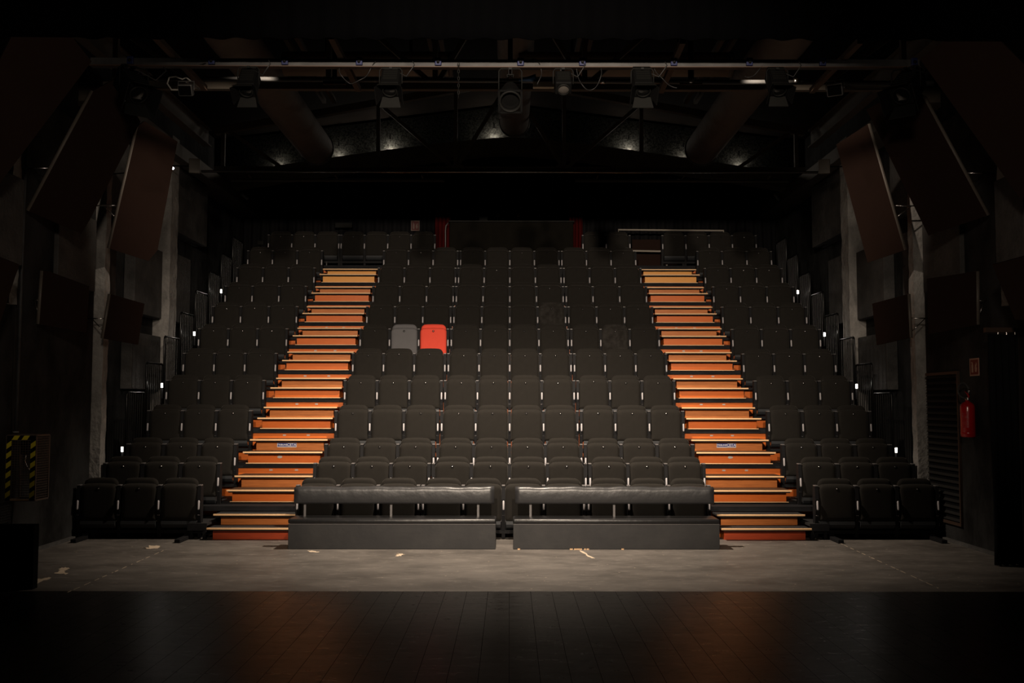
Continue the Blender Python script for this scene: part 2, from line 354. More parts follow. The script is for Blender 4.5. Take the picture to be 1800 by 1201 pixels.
# stair units
def sign_text(txt, size, loc, m, parent, name, bold=.0):
    c = bpy.data.curves.new(name, 'FONT'); c.body = txt; c.size = size; c.extrude = .0004; c.offset = bold
    c.align_x = 'CENTER'; c.align_y = 'CENTER'
    o = bpy.data.objects.new(name, c); COL.objects.link(o)
    dg = bpy.context.evaluated_depsgraph_get(); me = bpy.data.meshes.new_from_object(o.evaluated_get(dg))
    bpy.data.objects.remove(o)
    me.materials.clear(); me.materials.append(m)
    r = bpy.data.objects.new(name, me); COL.objects.link(r); r.parent = parent
    r.location = loc; r.rotation_euler = (PI/2, 0, 0)
    return r
RNG = random.Random(3)
def stairs(sx, i):
    """two wooden steps between deck i and deck i+1 (i = 0: from the floor to the third deck)"""
    xc = sx*3.165; w = .505
    if i == 0: y = 12.35; z0 = 0; h1, h2 = .150, .290; y2 = 12.62
    else: y = EDGE[i]-.09; z0 = P[i]; H = P[i+1]-P[i]; h1, h2 = H*.345, H*.69; y2 = y+.37
    yb = (EDGE[i+1] if i else 12.93)-y+.03
    t = empty('wooden_step_unit', (xc, y, z0))
    where = 'left' if sx < 0 else 'right'
    if i == 0: lab = 'lowest pair of wooden steps, red-brown front, on the floor, %s stairs' % where
    elif i == 11: lab = 'topmost pair of steps in pale yellow wood, %s stairs' % where
    else: lab = 'orange wooden step pair rising to the %s row, %s stairs' % (ORD[i+1], where)
    tag(t, lab, 'steps', 'wooden steps of the %s stairs' % where)
    ov = .105
    m1 = M['wood_r'] if i == 0 else M['wood_l'] if i == 11 else M['wood']
    m2 = M['wood_l'] if i == 11 else M['wood_b']
    MB().box(-w, w, ov, ov+.02, .002, h1-.02).build('riser', m1, t)
    MB().box(-w+.02, w-.02, y2-y+ov, y2-y+ov+.02, h1, h2-.02).build('riser', m2, t)
    for k, (ya, yc, h) in enumerate(((0, y2-y+ov, h1), (y2-y, yb, h2))):
        MB().box(-w-.045, w+.045, ya+.02, yc, h-.02, h).build('tread', M['deck'] if i == 0 else M['treadm'], t)
        MB().box(-w-.05, w+.05, ya, ya+.022, h-.018, h+.003).build('nosing', M['nosing'], t, bevel=.003)
        MB().box(-w-.03, w+.03, ya+.012, ya+.045, h-.034, h-.019).build('nosing_strip', M['black'], t)
    for s_ in (-1, 1):
        MB().box(s_*(w-.01)-.01, s_*(w-.01)+.01, ov+.02, yb, 0, h1-.02).build('side_board', M['wood'], t)
    if i:   # light strip at the foot of the lower riser
        MB().box(-w-.02, w+.02, ov-.045, ov-.025, -.004, .006).build('foot_strip', M['nosing'], t)
    if 3 <= i <= 8:  # two small stickers on the closure board above the upper step
        for q, px in enumerate((-.17, .17)):
            dx = RNG.uniform(-.03, .03)
            MB().box(px+dx-.022, px+dx+.022, EDGE[i+1]-y+.030, EDGE[i+1]-y+.0345, h2+.035, h2+.055).build('sticker', M['stickergrey'], t)
    if i == 4:
        sg = MB().box(-.04+.006*sx-.14, -.04+.006*sx+.14, y2-y+ov-.004, y2-y+ov, h1+.045, h1+.112).build('maker_plate', M['stickerwhite'], t)
        cx = -.04+.006*sx
        MB().box(cx-.135, cx+.135, y2-y+ov-.0055, y2-y+ov-.004, h1+.057, h1+.104).build('print_field', M['blueprint'], sg)
        sign_text('TRIBUNE', .036, (cx-.066, y2-y+ov-.0062, h1+.080), M['stickerwhite'], sg, 'lettering', .001)
        sign_text('CETA', .052, (cx+.070, y2-y+ov-.0062, h1+.080), M['stickerwhite'], sg, 'lettering', .0015)
        pl = MB(); pl.lathe([(.001, 0), (.036, 0), (.036, .004), (.001, .004)], 16, Matrix.Translation((-.06, ov-.001, h1-.075)) @ Matrix.Rotation(PI/2, 4, 'X') @ Matrix.Scale(.5, 4, (0, 1, 0)))
        pl.build('oval_badge', M['stickergrey'], t)
for sx in (-1, 1):
    stairs(sx, 0)
    for i in range(3, 12): stairs(sx, i)

# ------------------------------------------------------------------ seats
def rrect(w, z0, z1, rt, rb, ins, n=7, arch=.012):
    """rounded outline (x, z) inset by ins; arched top"""
    x = w/2-ins; a = z0+ins; c = z1-ins; rt = max(rt-ins, .004); rb = max(rb-ins, .004); out = []
    for cx, cz, r, s0 in ((x-rt, c-rt, rt, 0), (-x+rt, c-rt, rt, PI/2), (-x+rb, a+rb, rb, PI), (x-rb, a+rb, rb, 1.5*PI)):
        for k in range(n):
            t = s0+(PI/2)*k/(n-1); px, pz = cx+r*math.cos(t), cz+r*math.sin(t)
            if s0 < PI: pz += arch*(1-(px/x)**2)
            else: pz -= arch*.6*(1-(px/x)**2)
            out.append((px, pz))
        if s0 in (0, PI):
            sg = 1 if s0 == 0 else -1
            for k in range(1, 6):                   # points along the top and bottom so the arch reads
                r2 = rt if s0 == 0 else rb
                px = sg*((x-r2)-2*(x-r2)*k/6); pz = (c if s0 == 0 else a)
                pz += arch*(1-(px/x)**2) if s0 == 0 else -arch*.6*(1-(px/x)**2)
                out.append((px, pz))
    return out
def cushion(w, z0, z1, rt, rb, yf, yb, puff, dent=None):
    b = MB(); rings = []
    for ins, y in ((.012, yb), (0, yb-.008), (0, yf+puff), (.005, yf+puff*.66), (.014, yf+puff*.36), (.027, yf+puff*.15), (.042, yf+.0025), (.07, yf+.0005), (.10, yf)):
        rings.append([b._v((x, y, z)) for x, z in rrect(w, z0, z1, rt, rb, ins)])
    n = len(rings[0])
    for i in range(len(rings)-1):
        for k in range(n): b.bm.faces.new([rings[i][k], rings[i][(k+1)%n], rings[i+1][(k+1)%n], rings[i+1][k]])
    b.bm.faces.new(rings[0][::-1]); b.bm.faces.new(rings[-1])
    return b
def make_seat(m, dz=0.0, button=True):
    t = empty('theatre_seat')
    pad = cushion(.456, .285, .738, .065, .035, 0, .068, .046).build('seat_cushion', m, t, smooth=True)
    if button:
        bt = MB(); bt.lathe([(.0005, .0065), (.005, .006), (.0095, .003), (.0105, 0), (.0105, -.004)], 14, Matrix.Translation((0, 0, .69+dz)) @ Matrix.Rotation(PI/2, 4, 'X'), close=False)
        bt.build('button', M['chrome'], t, smooth=True)
        rg = MB(); rg.tube([(.0155*math.cos(a*PI/7), -.0005, .69+dz+.0155*math.sin(a*PI/7)) for a in range(15)], .0035, 6)
        rg.build('button_rim', M['black'], t, smooth=True)
    cushion(.43, .33, .806, .075, .03, .068, .112, .032).build('backrest', m, t, smooth=True)
    b = MB()                                             # curved pan under the folded seat
    prof = [(.0, .29), (-.004, .25), (.015, .215), (.05, .195), (.10, .19), (.10, .215), (.055, .225), (.03, .25), (.03, .29)]
    for k in range(len(prof)-1): pass
    L = [b._v((-.215, y, z)) for y, z in prof]; R = [b._v((.215, y, z)) for y, z in prof]
    for k in range(len(prof)): b.bm.faces.new([L[k], L[(k+1)%len(prof)], R[(k+1)%len(prof)], R[k]])
    b.bm.faces.new(L[::-1]); b.bm.faces.new(R)
    b.build('seat_pan', M['pan'], t)
    return t
def make_standard():
    s = MB()
    h = .0214
    s.hexa([(-h,.055,.075),(h,.055,.075),(h,.11,.075),(-h,.11,.075),(-h,.0,.42),(h,.0,.42),(h,.115,.42),(-h,.115,.42)])
    s.hexa([(-h,.0,.42),(h,.0,.42),(h,.115,.42),(-h,.115,.42),(-h,.0,.56),(h,.0,.56),(h,.115,.56),(-h,.115,.56)])
    s.hexa([(-h,.0,.56),(h,.0,.56),(h,.115,.56),(-h,.115,.56),(-h,.018,.722),(h,.018,.722),(h,.105,.722),(-h,.105,.722)])
    o = s.build('side_standard', M['black'], None)
    MB().box(-.020, .020, .014, .10, .722, .734).build('standard_cap', M['cap'], o, bevel=.002)
    a = MB(); a.lathe([(.002, -.058), (.009, -.055), (.0125, -.044), (.0125, .044), (.009, .055), (.002, .058)], 12, Matrix.Translation((.002, -.012, .488)) @ Matrix.Rotation(-.10, 4, 'X'))
    a.build('armrest_end', M['pale'], o, smooth=True)
    for z in (.392, .362):
        for x in (-.009, .009):
            q = MB(); q.lathe([(.001, .003), (.0035, .002), (.0045, 0)], 6, Matrix.Translation((x, .008, z)) @ Matrix.Rotation(PI/2, 4, 'X'), close=False)
            q.build('bolt', M['chrome'], o)
    return o
def seat_x(block, k):
    def C(k):
        if k < 3: return -1.5*S-G-(2-k)*S
        if k < 7: return (k-4.5)*S
        return 1.5*S+G+(k-7)*S
    if block == 'C': return C(k)
    if block == 'L': return C(0)-A-(2-k)*S
    return C(9)+A+k*S
STD = make_standard()
PROTO = {'fabric': make_seat(M['fabric']), 'worn': make_seat(M['fabric_worn']), 'red': make_seat(M['red']), 'grey': make_seat(M['grey']),
         'plain': make_seat(M['fabric'], button=False), 'high': make_seat(M['fabric'], dz=.022)}
used = set()
def add_std(seat, x):
    c = copy_tree(STD, seat); c.location = (x, 0, 0)
def place_seat(kind, row, x, label, group, right_std, dy=0):
    p = PROTO[kind]
    if kind in used: t = copy_tree(p); [bpy.data.objects.remove(ch) for ch in list(t.children_recursive) if ch.name.startswith('side_standard') or (ch.parent and ch.parent.name.startswith('side_standard'))]
    else: t = p; used.add(kind)
    t.location = (x, ROWY[row]+dy, SEATZ[row])
    tag(t, label, 'theatre seat', group)
    return t
SPECIAL = {(7,'C',1): ('grey', 'light grey tip-up seat immediately left of the red seat'),
           (7,'C',2): ('red', 'bright red tip-up seat among the charcoal rows, right of the grey one'),
           (8,'C',6): ('worn', 'charcoal tip-up seat with pale rubbed patches, eighth row, centre block, seventh seat from the left'),
           (7,'C',8): ('worn', None), (1,'L',2): ('plain', None), (9,'C',1): ('plain', None), (9,'C',2): ('plain', None),
           (4,'C',1): ('plain', None), (6,'C',1): ('high', None), (6,'C',2): ('high', None), (5,'C',7): ('high', None), (8,'C',4): ('plain', None), (11,'C',7): ('plain', None)}
todo = []
for row in range(1, 12):
    for blk, n in (('L', 3), ('C', 10), ('R', 3)):
        for k in range(n):
            x = seat_x(blk, k)
            if row == 1 and blk == 'C': x -= .075
            if row == 1 and blk == 'L': x -= .03
            kind, lab = SPECIAL.get((row, blk, k), ('fabric', None))
            bname = {'L': 'left block', 'C': 'centre block', 'R': 'right block'}[blk]
            if not lab:
                lab = 'charcoal tip-up seat, %s row from the front, %s, %s seat from the left' % (ORD[row], bname, ORD[k+1])
            right = (blk != 'C' and k == 2) or (blk == 'C' and k in (2, 6, 9))
            todo.append((kind, row, x, lab, 'tip-up seats of the %s row' % ORD[row], right))
top = [-4.83, -4.34, -3.85, -3.30, -2.81, -2.32, -1.83, 1.79, 2.28, 3.47, 3.96, 4.45, 4.94]
for q, x in enumerate(top):
    if q < 7: lab = 'charcoal tip-up seat of the topmost row, left group, %s seat from the left' % ORD[q+1]
    elif q < 9: lab = 'charcoal tip-up seat of the topmost row, %s of the pair right of centre' % ('left' if q == 7 else 'right')
    else: lab = 'charcoal tip-up seat of the topmost row, far right group, %s seat from the left' % ORD[q-8]
    todo.append(('fabric', 12, x, lab, 'tip-up seats of the top row', q in (2, 6, 8, 12)))
# copies are made from clean prototypes; each seat then gets its own side standard(s)
made = []
for kind, row, x, lab, grp, right in todo:
    p = PROTO[kind]
    if kind in used: t = copy_tree(p)
    else: t = p; used.add(kind)
    made.append((t, kind, right, row))
    t.location = (x, ROWY[row], SEATZ[row]); tag(t, lab, 'theatre seat', grp)
first = True
for t, kind, right, row in made:
    for x in ([-S/2] + ([S/2] if right else [])):
        if first: STD.parent = t; STD.location = (x, 0, 0); first = False
        else:
            c = STD.copy(); COL.objects.link(c); c.parent = t; c.location = (x, 0, 0)
            for ch in STD.children:
                d = ch.copy(); COL.objects.link(d); d.parent = c
for k in ('plain', 'high', 'worn', 'red', 'grey', 'fabric'):
    assert k in used
# support rails and pedestals under each block of seats
def rail(row, x0, x1, legs, label):
    z = SEATZ[row]; t = empty('seat_rail', ((x0+x1)/2, ROWY[row]+.07, z))
    tag(t, label, 'seat support', 'steel rails carrying the seats')
    w = (x1-x0)/2
    MB().box(-w, w, -.03, .03, .135, .178).build('beam', M['black'], t)
    floor = -z if row < 3 else 0
    for lx in legs:
        if row == 1:
            g = MB(); g.box(lx-.03, lx+.03, -.06, .0, floor, .135); gl = g.build('leg', M['black'], t)
            MB().box(lx-.035, lx+.035, -.40, .0, floor, floor+.045).build('foot', M['black'], gl, bevel=.006)
        else:
            g = MB(); g.box(lx-.022, lx+.022, -.03, .03, .012, .135); gl = g.build('leg', M['black'], t)
            MB().box(lx-.06, lx+.06, -.05, .05, 0, .012).build('foot', M['black'], gl)
for row in range(1, 13):
    blocks = ([('left block', seat_x('L',0)-.27, seat_x('L',2)+.27), ('centre block', seat_x('C',0)-.27, seat_x('C',9)+.27), ('right block', seat_x('R',0)-.27, seat_x('R',2)+.27)]
              if row < 12 else [('left group', -5.1, -1.57), ('centre right pair', 1.53, 2.54), ('right group', 3.21, 5.2)])
    for nm, a, b_ in blocks:
        w = (b_-a)/2
        if row == 1: a += .0; legs = (-w+.09, w-.20) if nm[0] == 'l' else (-w+.20, w-.09) if nm[0] == 'r' else (-w+.2, -.35, w-.2)
        elif nm[0] == 'c' and row < 12: legs = (-w+.3, -.8, .8, w-.3)
        else: legs = (-w+.45, w-.45)
        rail(row, a, b_, legs, 'black steel rail under the seats of the %s row, %s' % (ORD[row], nm))

# ------------------------------------------------------------------ front benches
def bench(x0, x1, label, posts):
    y0 = 11.635; t = empty('leather_bench', ((x0+x1)/2, y0, 0)); w = (x1-x0)/2
    tag(t, label, 'bench', 'low leatherette benches in front of the stand')
    MB().box(-w, w, 0, .37, 0, .285).build('plinth', M['benchbase'], t, bevel=.004)
    b = MB(); b.box(-w-.004, w+.004, -.008, .37, .292, .345); b.build('seat_cushion', M['leatherseat'], t, bevel=.018, smooth=True, seg=3)
    b = MB(); b.box(-w, w, -.003, 0, .2855, .2915)
    b.build('staple_strip', M['cap'], t)
    b = MB(); wb = w-.022; n = 40; prof = [(.0, -.10), (-.022, -.094), (-.031, -.075), (-.034, -.04), (-.035, .0), (-.034, .05), (-.030, .074), (-.018, .09), (.002, .099), (.035, .102), (.06, .09), (.06, -.10)]
    rings = []
    for i in range(n+1):
        f = i/n; x = -wb+2*wb*f; s_ = 1-.12*max(0, 1-min(f, 1-f)*n/1.2)**2
        wob = .004*math.sin(x*9+x0)+.003*math.sin(x*23)
        rings.append([b._v((x, .215+py*s_, .600+pz*(1-.08*(1-s_))+(wob if pz > .05 else 0))) for py, pz in prof])
    for i in range(n):
        for k in range(len(prof)): b.bm.faces.new([rings[i][k], rings[i][(k+1)%len(prof)], rings[i+1][(k+1)%len(prof)], rings[i+1][k]])
    b.bm.faces.new(rings[0][::-1]); b.bm.faces.new(rings[-1])
    b.build('backrest', M['leather'], t, smooth=True)
    for px in posts:
        MB().box(px-(x0+x1)/2-.013, px-(x0+x1)/2+.013, .25, .262, .345, .54).build('backrest_post', M['cap'], t)
bench(-2.559, -.158, 'long black leatherette bench on a grey plinth, left of the two', (-2.42, -1.40, -.37))
bench(.045, 2.435, 'long black leatherette bench on a grey plinth, right of the two', (.25, 1.24))

# ------------------------------------------------------------------ side rails and step lights
def guard(sx, i, lab):
    y0 = EDGE[i]+.55; zt = P[i]+1.0; zb = P[i]-.15
    t = empty('guard_rail', (sx*5.60, y0, P[i])); tag(t, lab, 'railing', 'black guard rails beside the seating stand')
    ln = .70; z = zt-P[i]
    pts = [(0, 0, -.1), (0, 0, z-.05), (0, .012, z-.015), (0, .045, z), (0, ln-.04, z), (0, ln-.01, z-.012), (0, ln, z-.04), (0, ln, -.1)]
    MB().tube(pts, .017, 8).build('rail_frame', M['railpaint'], t, smooth=True)
    for k in range(1, 8):
        MB().tube([(0, ln*k/8, 0), (0, ln*k/8, z-.015)], .008, 6, cap=False).build('baluster', M['railpaint'], t, smooth=True)
    MB().tube([(0, 0, 0), (0, ln, 0)], .010, 6).build('bottom_rail', M['railpaint'], t, smooth=True)
M['railpaint'] = mat('black_gloss_rail', (.006,.006,.006), .3, spec=.4)
for sx, w in ((-1, 'left'), (1, 'right')):
    for i in range(4, 12): guard(sx, i, 'black barred guard rail at the %s row along the %s wall' % (ORD[i], w))
    for i in (4, 6, 8, 10):
        t = empty('step_light', (sx*5.43, EDGE[i], P[i]+.13)); tag(t, 'small glowing step light at the %s row by the %s wall' % (ORD[i], w), 'step light', 'small lit step lights along the stand')
        MB().box(-.022, .022, -.012, .02, .02, .10).build('housing', M['black'], t, bevel=.004)
        MB().box(-.016, .016, -.018, -.012, .026, .094).build('lens', M['lit'], t, bevel=.002)
        MB().box(-.012, .012, 0, .02, -.14, .02).build('bracket', M['black'], t)
        point('point_step_light', (sx*5.43, EDGE[i]-.06, P[i]+.19), .5, (1, .9, .8))

# ------------------------------------------------------------------ acoustic panels on the side walls (corners measured, each a plane of its own depth)
def apanel(pix, y_mid, nrm, label, thick=.05):
    n = Vector(nrm).normalized()
    cx = sum(p[0] for p in pix)/len(pix); cy = sum(p[1] for p in pix)/len(pix)
    c = unp(cx, cy, y_mid); cam0 = Vector((0, 0, CAMZ)); poly = []
    for x, y in pix:
        d = (unp(x, y, 1.0)-cam0); t = (c-cam0).dot(n)/d.dot(n); poly.append(cam0+d*t)
    base = sum(poly, Vector())/len(poly)
    t = empty('acoustic_panel', base); tag(t, label, 'acoustic panel', 'brown acoustic panels on the side walls')
    loc = [p-base for p in poly]
    b = MB(); b.prism(loc, n, thick); o = b.build('board', M['panel'], t)
    return t, loc, n
def mir(pix, dx=0): return [(1793-x, y) for x, y in pix]
NL = (.60, -.74, -.30)
LP = [
 ([(20,65),(128,66),(161,108),(0,322),(-8,300),(-8,120)], 9.3, NL, 'huge slanted brown panel in the upper {} corner'),
 ([(163,160),(205,138),(247,214),(157,388),(143,411),(50,371)], 11.1, NL, 'long slanted brown panel, second from the upper {} corner'),
 ([(242,222),(254,213),(312,249),(277,440),(261,459),(192,437)], 13.0, (.62,-.75,-.2), 'tall slanted brown panel nearest the seating, {} wall'),
 ([(75,476),(86,477),(157,503),(152,585),(68,570)], 11.35, (.62,-.78,-.08), 'square brown panel low on the {} wall, the larger of two'),
 ([(194,517),(254,534),(243,606),(181,595)], 12.75, (.62,-.78,-.05), 'small brown panel low on the {} wall nearest the seating'),
 ([(-12,448),(34,466),(25,492),(1,566),(-12,564)], 9.7, NL, 'brown panel cut by the {} picture edge at seat height'),
]
RP = [
 [(1617,104),(1657,73),(1760,73),(1802,115),(1802,340),(1797,354)],
 [(1523,193),(1600,150),(1623,170),(1736,379),(1632,414)],
 [(1470,254),(1526,218),(1590,440),(1525,462)],
 [(1629,490),(1717,477),(1718,571),(1632,588)],
 [(1533,534),(1596,517),(1600,594),(1541,607)],
 [(1744,466),(1803,450),(1803,563),(1784,562)],
]
for (pix, d, n, lab), rp in zip(LP, RP):
    for sx, px, nn, w in ((-1, pix, n, 'left'), (1, rp, (-n[0], n[1], n[2]), 'right')):
        t, loc, nv = apanel(px, d, nn, lab.format(w))
        # pale outer edge strip along the edge facing the wall
        if lab.startswith('huge') or 'cut by' in lab: continue
        q_ = [p_[0] for p_ in LP].index(pix)
        ia, ib = {1: ((5, 0), (3, 2)), 2: ((5, 0), (2, 1)), 3: ((4, 0), (2, 1)), 4: ((3, 0), (2, 1))}[q_][0 if sx < 0 else 1]
        lo, hi = loc[ia], loc[ib]
        e = (hi-lo).normalized(); out = e.cross(nv).normalized()
        if out.x*sx < 0: out = -out
        b = MB(); b.tube([lo-nv*.022, hi-nv*.022], .024, 10); b.build('edge_strip', M['paneledge'], t, smooth=True)
        mid = lo.lerp(hi, .35 if 'long' in lab or 'tall' in lab else .45)
        b = MB(); p0 = mid-nv*.06; W0 = t.location+p0; wx = 5.44 if (W0.y < 12.9 and W0.z < 5.1) else 5.96 if W0.y > 12.9 else 5.72
        p1 = p0+Vector((sx*(wx-abs(W0.x)), .02, 0)); b.tube([p0, p1], .009, 6); b.tube([p0+Vector((0,0,-.18)), p0.lerp(p1, .6)], .006, 6)
        b.build('wall_bracket', M['chrome'], t, smooth=True)

# ------------------------------------------------------------------ roof structure
def truss(yd, zc, zt0, zt1, label, xe=5.1, mt='truss'):
    t = empty('roof_truss', (0, yd, zc)); tag(t, label, 'truss', 'steel roof trusses')
    def bar(a, b_, r, nm):
        a = Vector(a); b_ = Vector(b_); d = (b_-a); L = d.length
        q = MB(); q.tr(Matrix.Translation(a) @ d.to_track_quat('Z', 'Y').to_matrix().to_4x4()); q.box(-r, r, -r, r, 0, L)
        return q.build(nm, M[mt], t)
    top = lambda x: (zt1-zc)-(zt1-zt0)*abs(x)/5.0
    bar((-xe, 0, 0), (xe, 0, 0), .045, 'bottom_chord')
    for s_ in (-1, 1): bar((s_*xe, 0, top(xe)), (0, 0, top(0)), .06, 'top_chord')
    X = [4.96, 2.28, .94]
    for s_ in (-1, 1):
        for x in X: bar((s_*x, 0, 0), (s_*x, 0, top(x)), .032, 'web_post')
        bar((s_*4.9, 0, top(4.9)), (s_*3.9, 0, 0), .03, 'web_diagonal')
        bar((s_*2.28, 0, top(2.28)), (s_*.94, 0, 0), .03, 'web_diagonal')
        bar((0, 0, top(0)), (s_*.94, 0, 0), .03, 'web_diagonal')
        MB().box(s_*.94-.14, s_*.94+.14, -.05, -.045, -.04, .08).build('gusset', M[mt], t)
truss(17.0, 5.72, 6.40, 7.30, 'brown steel gable truss with web bars above the upper rows')
truss(12.3, 5.66, 6.36, 7.26, 'brown steel truss behind the lighting pipes near the border')
tag(MB().tube([(-5.3, 16.9, 5.66), (5.3, 16.9, 5.66)], .022, 10).build('conduit_pipe', M['chrome'], smooth=True), 'thin shiny pipe running along the gable truss bottom', 'pipe')
for a, b_, lab in ((-4.9, -1.15, 'left'), (1.15, 4.9, 'right')):
    t = empty('conduit_pipe', ((a+b_)/2, 17.3, 5.60)); w_ = (b_-a)/2; tag(t, 'dull brown pipe below the gable truss, %s half' % lab, 'pipe')
    MB().tube([(-w_, 0, 0), (w_, 0, 0)], .028, 8).build('tube', M['truss'], t, smooth=True)
    for q in (-.8, 0, .8): MB().box(w_*q-.012, w_*q+.012, -.28, .01, .02, .035).build('clip', M['truss'], t)
def duct(x, z, r, y0, y1, m, label, group='round fabric ducts'):
    t = empty('air_duct', (x, y1, z)); tag(t, label, 'duct', group)
    b = MB(); n = 60; prof = []
    for i in range(n+1):
        yy = y0-y1+(y1-y0)*i/n; prof.append((r*(1-.012*(i%4 == 0)), yy))
    b.lathe(prof, 28, Matrix.Rotation(-PI/2, 4, 'X'), close=False); b.build('duct_tube', m, t, smooth=True)
    b = MB(); b.tube([(r*math.cos(a*PI/16), 0, r*math.sin(a*PI/16)) for a in range(33)], .018, 8, cap=False); b.build('end_ring', M['steel'], t, smooth=True)
    MB().lathe([(.01, .01), (r*.97, .01), (r*.97, .03), (.01, .03)], 28, Matrix.Rotation(PI/2, 4, 'X')).build('end_cover', m, t)
duct(-3.44, 6.22, .29, 7.8, 17.5, M['duct'], 'round fabric air duct running lengthways on the left')
duct(3.42, 6.22, .29, 7.8, 17.5, M['duct'], 'round fabric air duct running lengthways on the right')
duct(.08, 6.70, .26, 7.8, 17.5, M['duct'], 'round fabric air duct on the centre line')
for x0, x1, lab in ((-3.1, -.78, 'left'), (.12, 3.05, 'right')):
    c = [unp(900, 113, 13.4)]
    t = empty('cross_duct', (0, 13.4, c[0].z)); tag(t, 'beige round duct running crossways, %s of the centre duct' % lab, 'duct', 'crossways ducts')
    MB().tube([(x0, 0, 0), (x1, 0, 0)], .165, 24).build('duct_tube', M['ductpale'], t, smooth=True)
    for q_ in (.25, .75):
        xx = x0+(x1-x0)*q_; MB().box(xx-.02, xx+.02, -.005, .005, .16, 7.72-.125*abs(xx)-c[0].z).build('strap', M['lampgrey'], t)
    MB().tube([(x1-.06, 0, 0), (x1, 0, 0)], .172, 24).build('end_ring', M['duct'], t, smooth=True)
for sx, w in ((-1, 'left'), (1, 'right')):
    t = empty('channel_beam', (sx*5.22, 13.5, 6.25)); tag(t, 'long brown channel beam running lengthways under the roof, %s side' % w, 'beam', 'lengthways channel beams')
    MB().box(-.015, .015, -5.5, 3.45, -.13, .13).build('web', M['truss'], t)
    MB().box(-.07, .07, -5.5, 3.45, .13, .15).build('flange', M['truss'], t); MB().box(-.07, .07, -5.5, 3.45, -.15, -.13).build('flange', M['truss'], t)
    for q, (xx, zz, lab) in enumerate(((3.10, 6.86, 'outer'), (1.12, 7.12, 'inner'))):
        t = empty('roof_purlin', (sx*xx, 13.2, zz)); tag(t, '%s pair of brown roof rails on the %s roof slope' % (lab, w), 'roof rail', 'paired rails under the roof')
        for dx in (-.085, .085): MB().box(dx-.03, dx+.03, -4.5, 3.6, -.04, .04).build('rail', M['truss'], t)
# timber battens across the pipes
for (xa, ya, xb, yb, w) in ((630,157,582,64,'left of centre, nearer the middle'), (360,155,273,64,'far left, ending by the white floodlight'), (1162,160,1200,72,'right of centre, nearer the middle'), (1427,160,1512,72,'far right, above the small floodlight')):
    a = unp(xa, ya, 11.6); d0 = 11.6; best = None
    for q in range(40):
        d1 = 7.5+q*.1; p = unp(xb, yb, d1)
        if best is None or abs(p.z-a.z) < best[0]: best = (abs(p.z-a.z), p)
    p = best[1]; q = MB(); dv = (p-a); q.tr(Matrix.Translation(a) @ dv.to_track_quat('Y', 'Z').to_matrix().to_4x4()); q.box(-.03, .03, 0, dv.length, -.03, .03)
    tag(q.build('timber_batten', M['timber']), 'pale timber batten under the roof, %s' % w, 'batten', 'timber battens above the pipes')

# back bulkhead: gabled wall of mesh cloth on a sloping beam with small wash lights
YB = 19.5
def ledge_z(x): return unp(900, 241, YB).z-(unp(900, 241, YB).z-unp(900, 291, YB).z)*(abs(x)/4.56)**1.25
b = MB(); xs = [(-5.9+11.8*i/48) for i in range(49)]
for i in range(48):
    x0, x1 = xs[i], xs[i+1]
    b.hexa([(x0,YB+.28,ledge_z(x0)),(x1,YB+.28,ledge_z(x1)),(x1,YB+.34,ledge_z(x1)),(x0,YB+.34,ledge_z(x0)),(x0,YB+.28,7.7-.125*abs(x0)),(x1,YB+.28,7.7-.125*abs(x1)),(x1,YB+.34,7.7-.125*abs(x1)),(x0,YB+.34,7.7-.125*abs(x0))])
t = b.build('gable_screen', M['gable']); tag(t, 'dark speckled gable screen above the curved beam at the back', 'screen')
b = MB()
for i in range(48):
    x0, x1 = xs[i], xs[i+1]
    b.hexa([(x0,YB+.0,ledge_z(x0)-.30),(x1,YB+.0,ledge_z(x1)-.30),(x1,YB+.34,ledge_z(x1)-.30),(x0,YB+.34,ledge_z(x0)-.30),(x0,YB+.0,ledge_z(x0)),(x1,YB+.0,ledge_z(x1)),(x1,YB+.34,ledge_z(x1)),(x0,YB+.34,ledge_z(x0))])
tag(b.build('curved_beam', M['roofbeam'] if 'roofbeam' in M else M['truss']), 'shallow arched brown beam carrying the small wash lights', 'beam')
for x, pw, w in ((487, 9, 'far left'), (592, 16, 'next to the left duct end'), (683, 30, 'left of centre, the brightest'), (868, 30, 'beside the centre duct end'), (1108, 26, 'right of centre'), (1205, 10, 'next to the right duct end'), (1303, 12, 'far right')):
    px = unp(x, 290, YB).x; z = ledge_z(px)
    t = empty('wash_light', (px, YB+.12, z)); tag(t, 'small lit wash light on the arched beam, %s' % w, 'wash light', 'small wash lights on the arched beam')
    MB().box(-.05, .05, -.09, .03, 0, .012).build('base', M['lamp'], t)
    MB().tube([(-.045, .06, .03), (.045, .06, .03)], .012, 8).build('bulb', M['bulb'], t, smooth=True)
    MB().tube([(.0, .09, .26), (.0, .09, .36)], .014, 6).build('junction_clip', M['lamp'], t)
    l = point('point_wash', (px, YB+.19, z+.05), pw*.36, (1, .88, .74), .015)

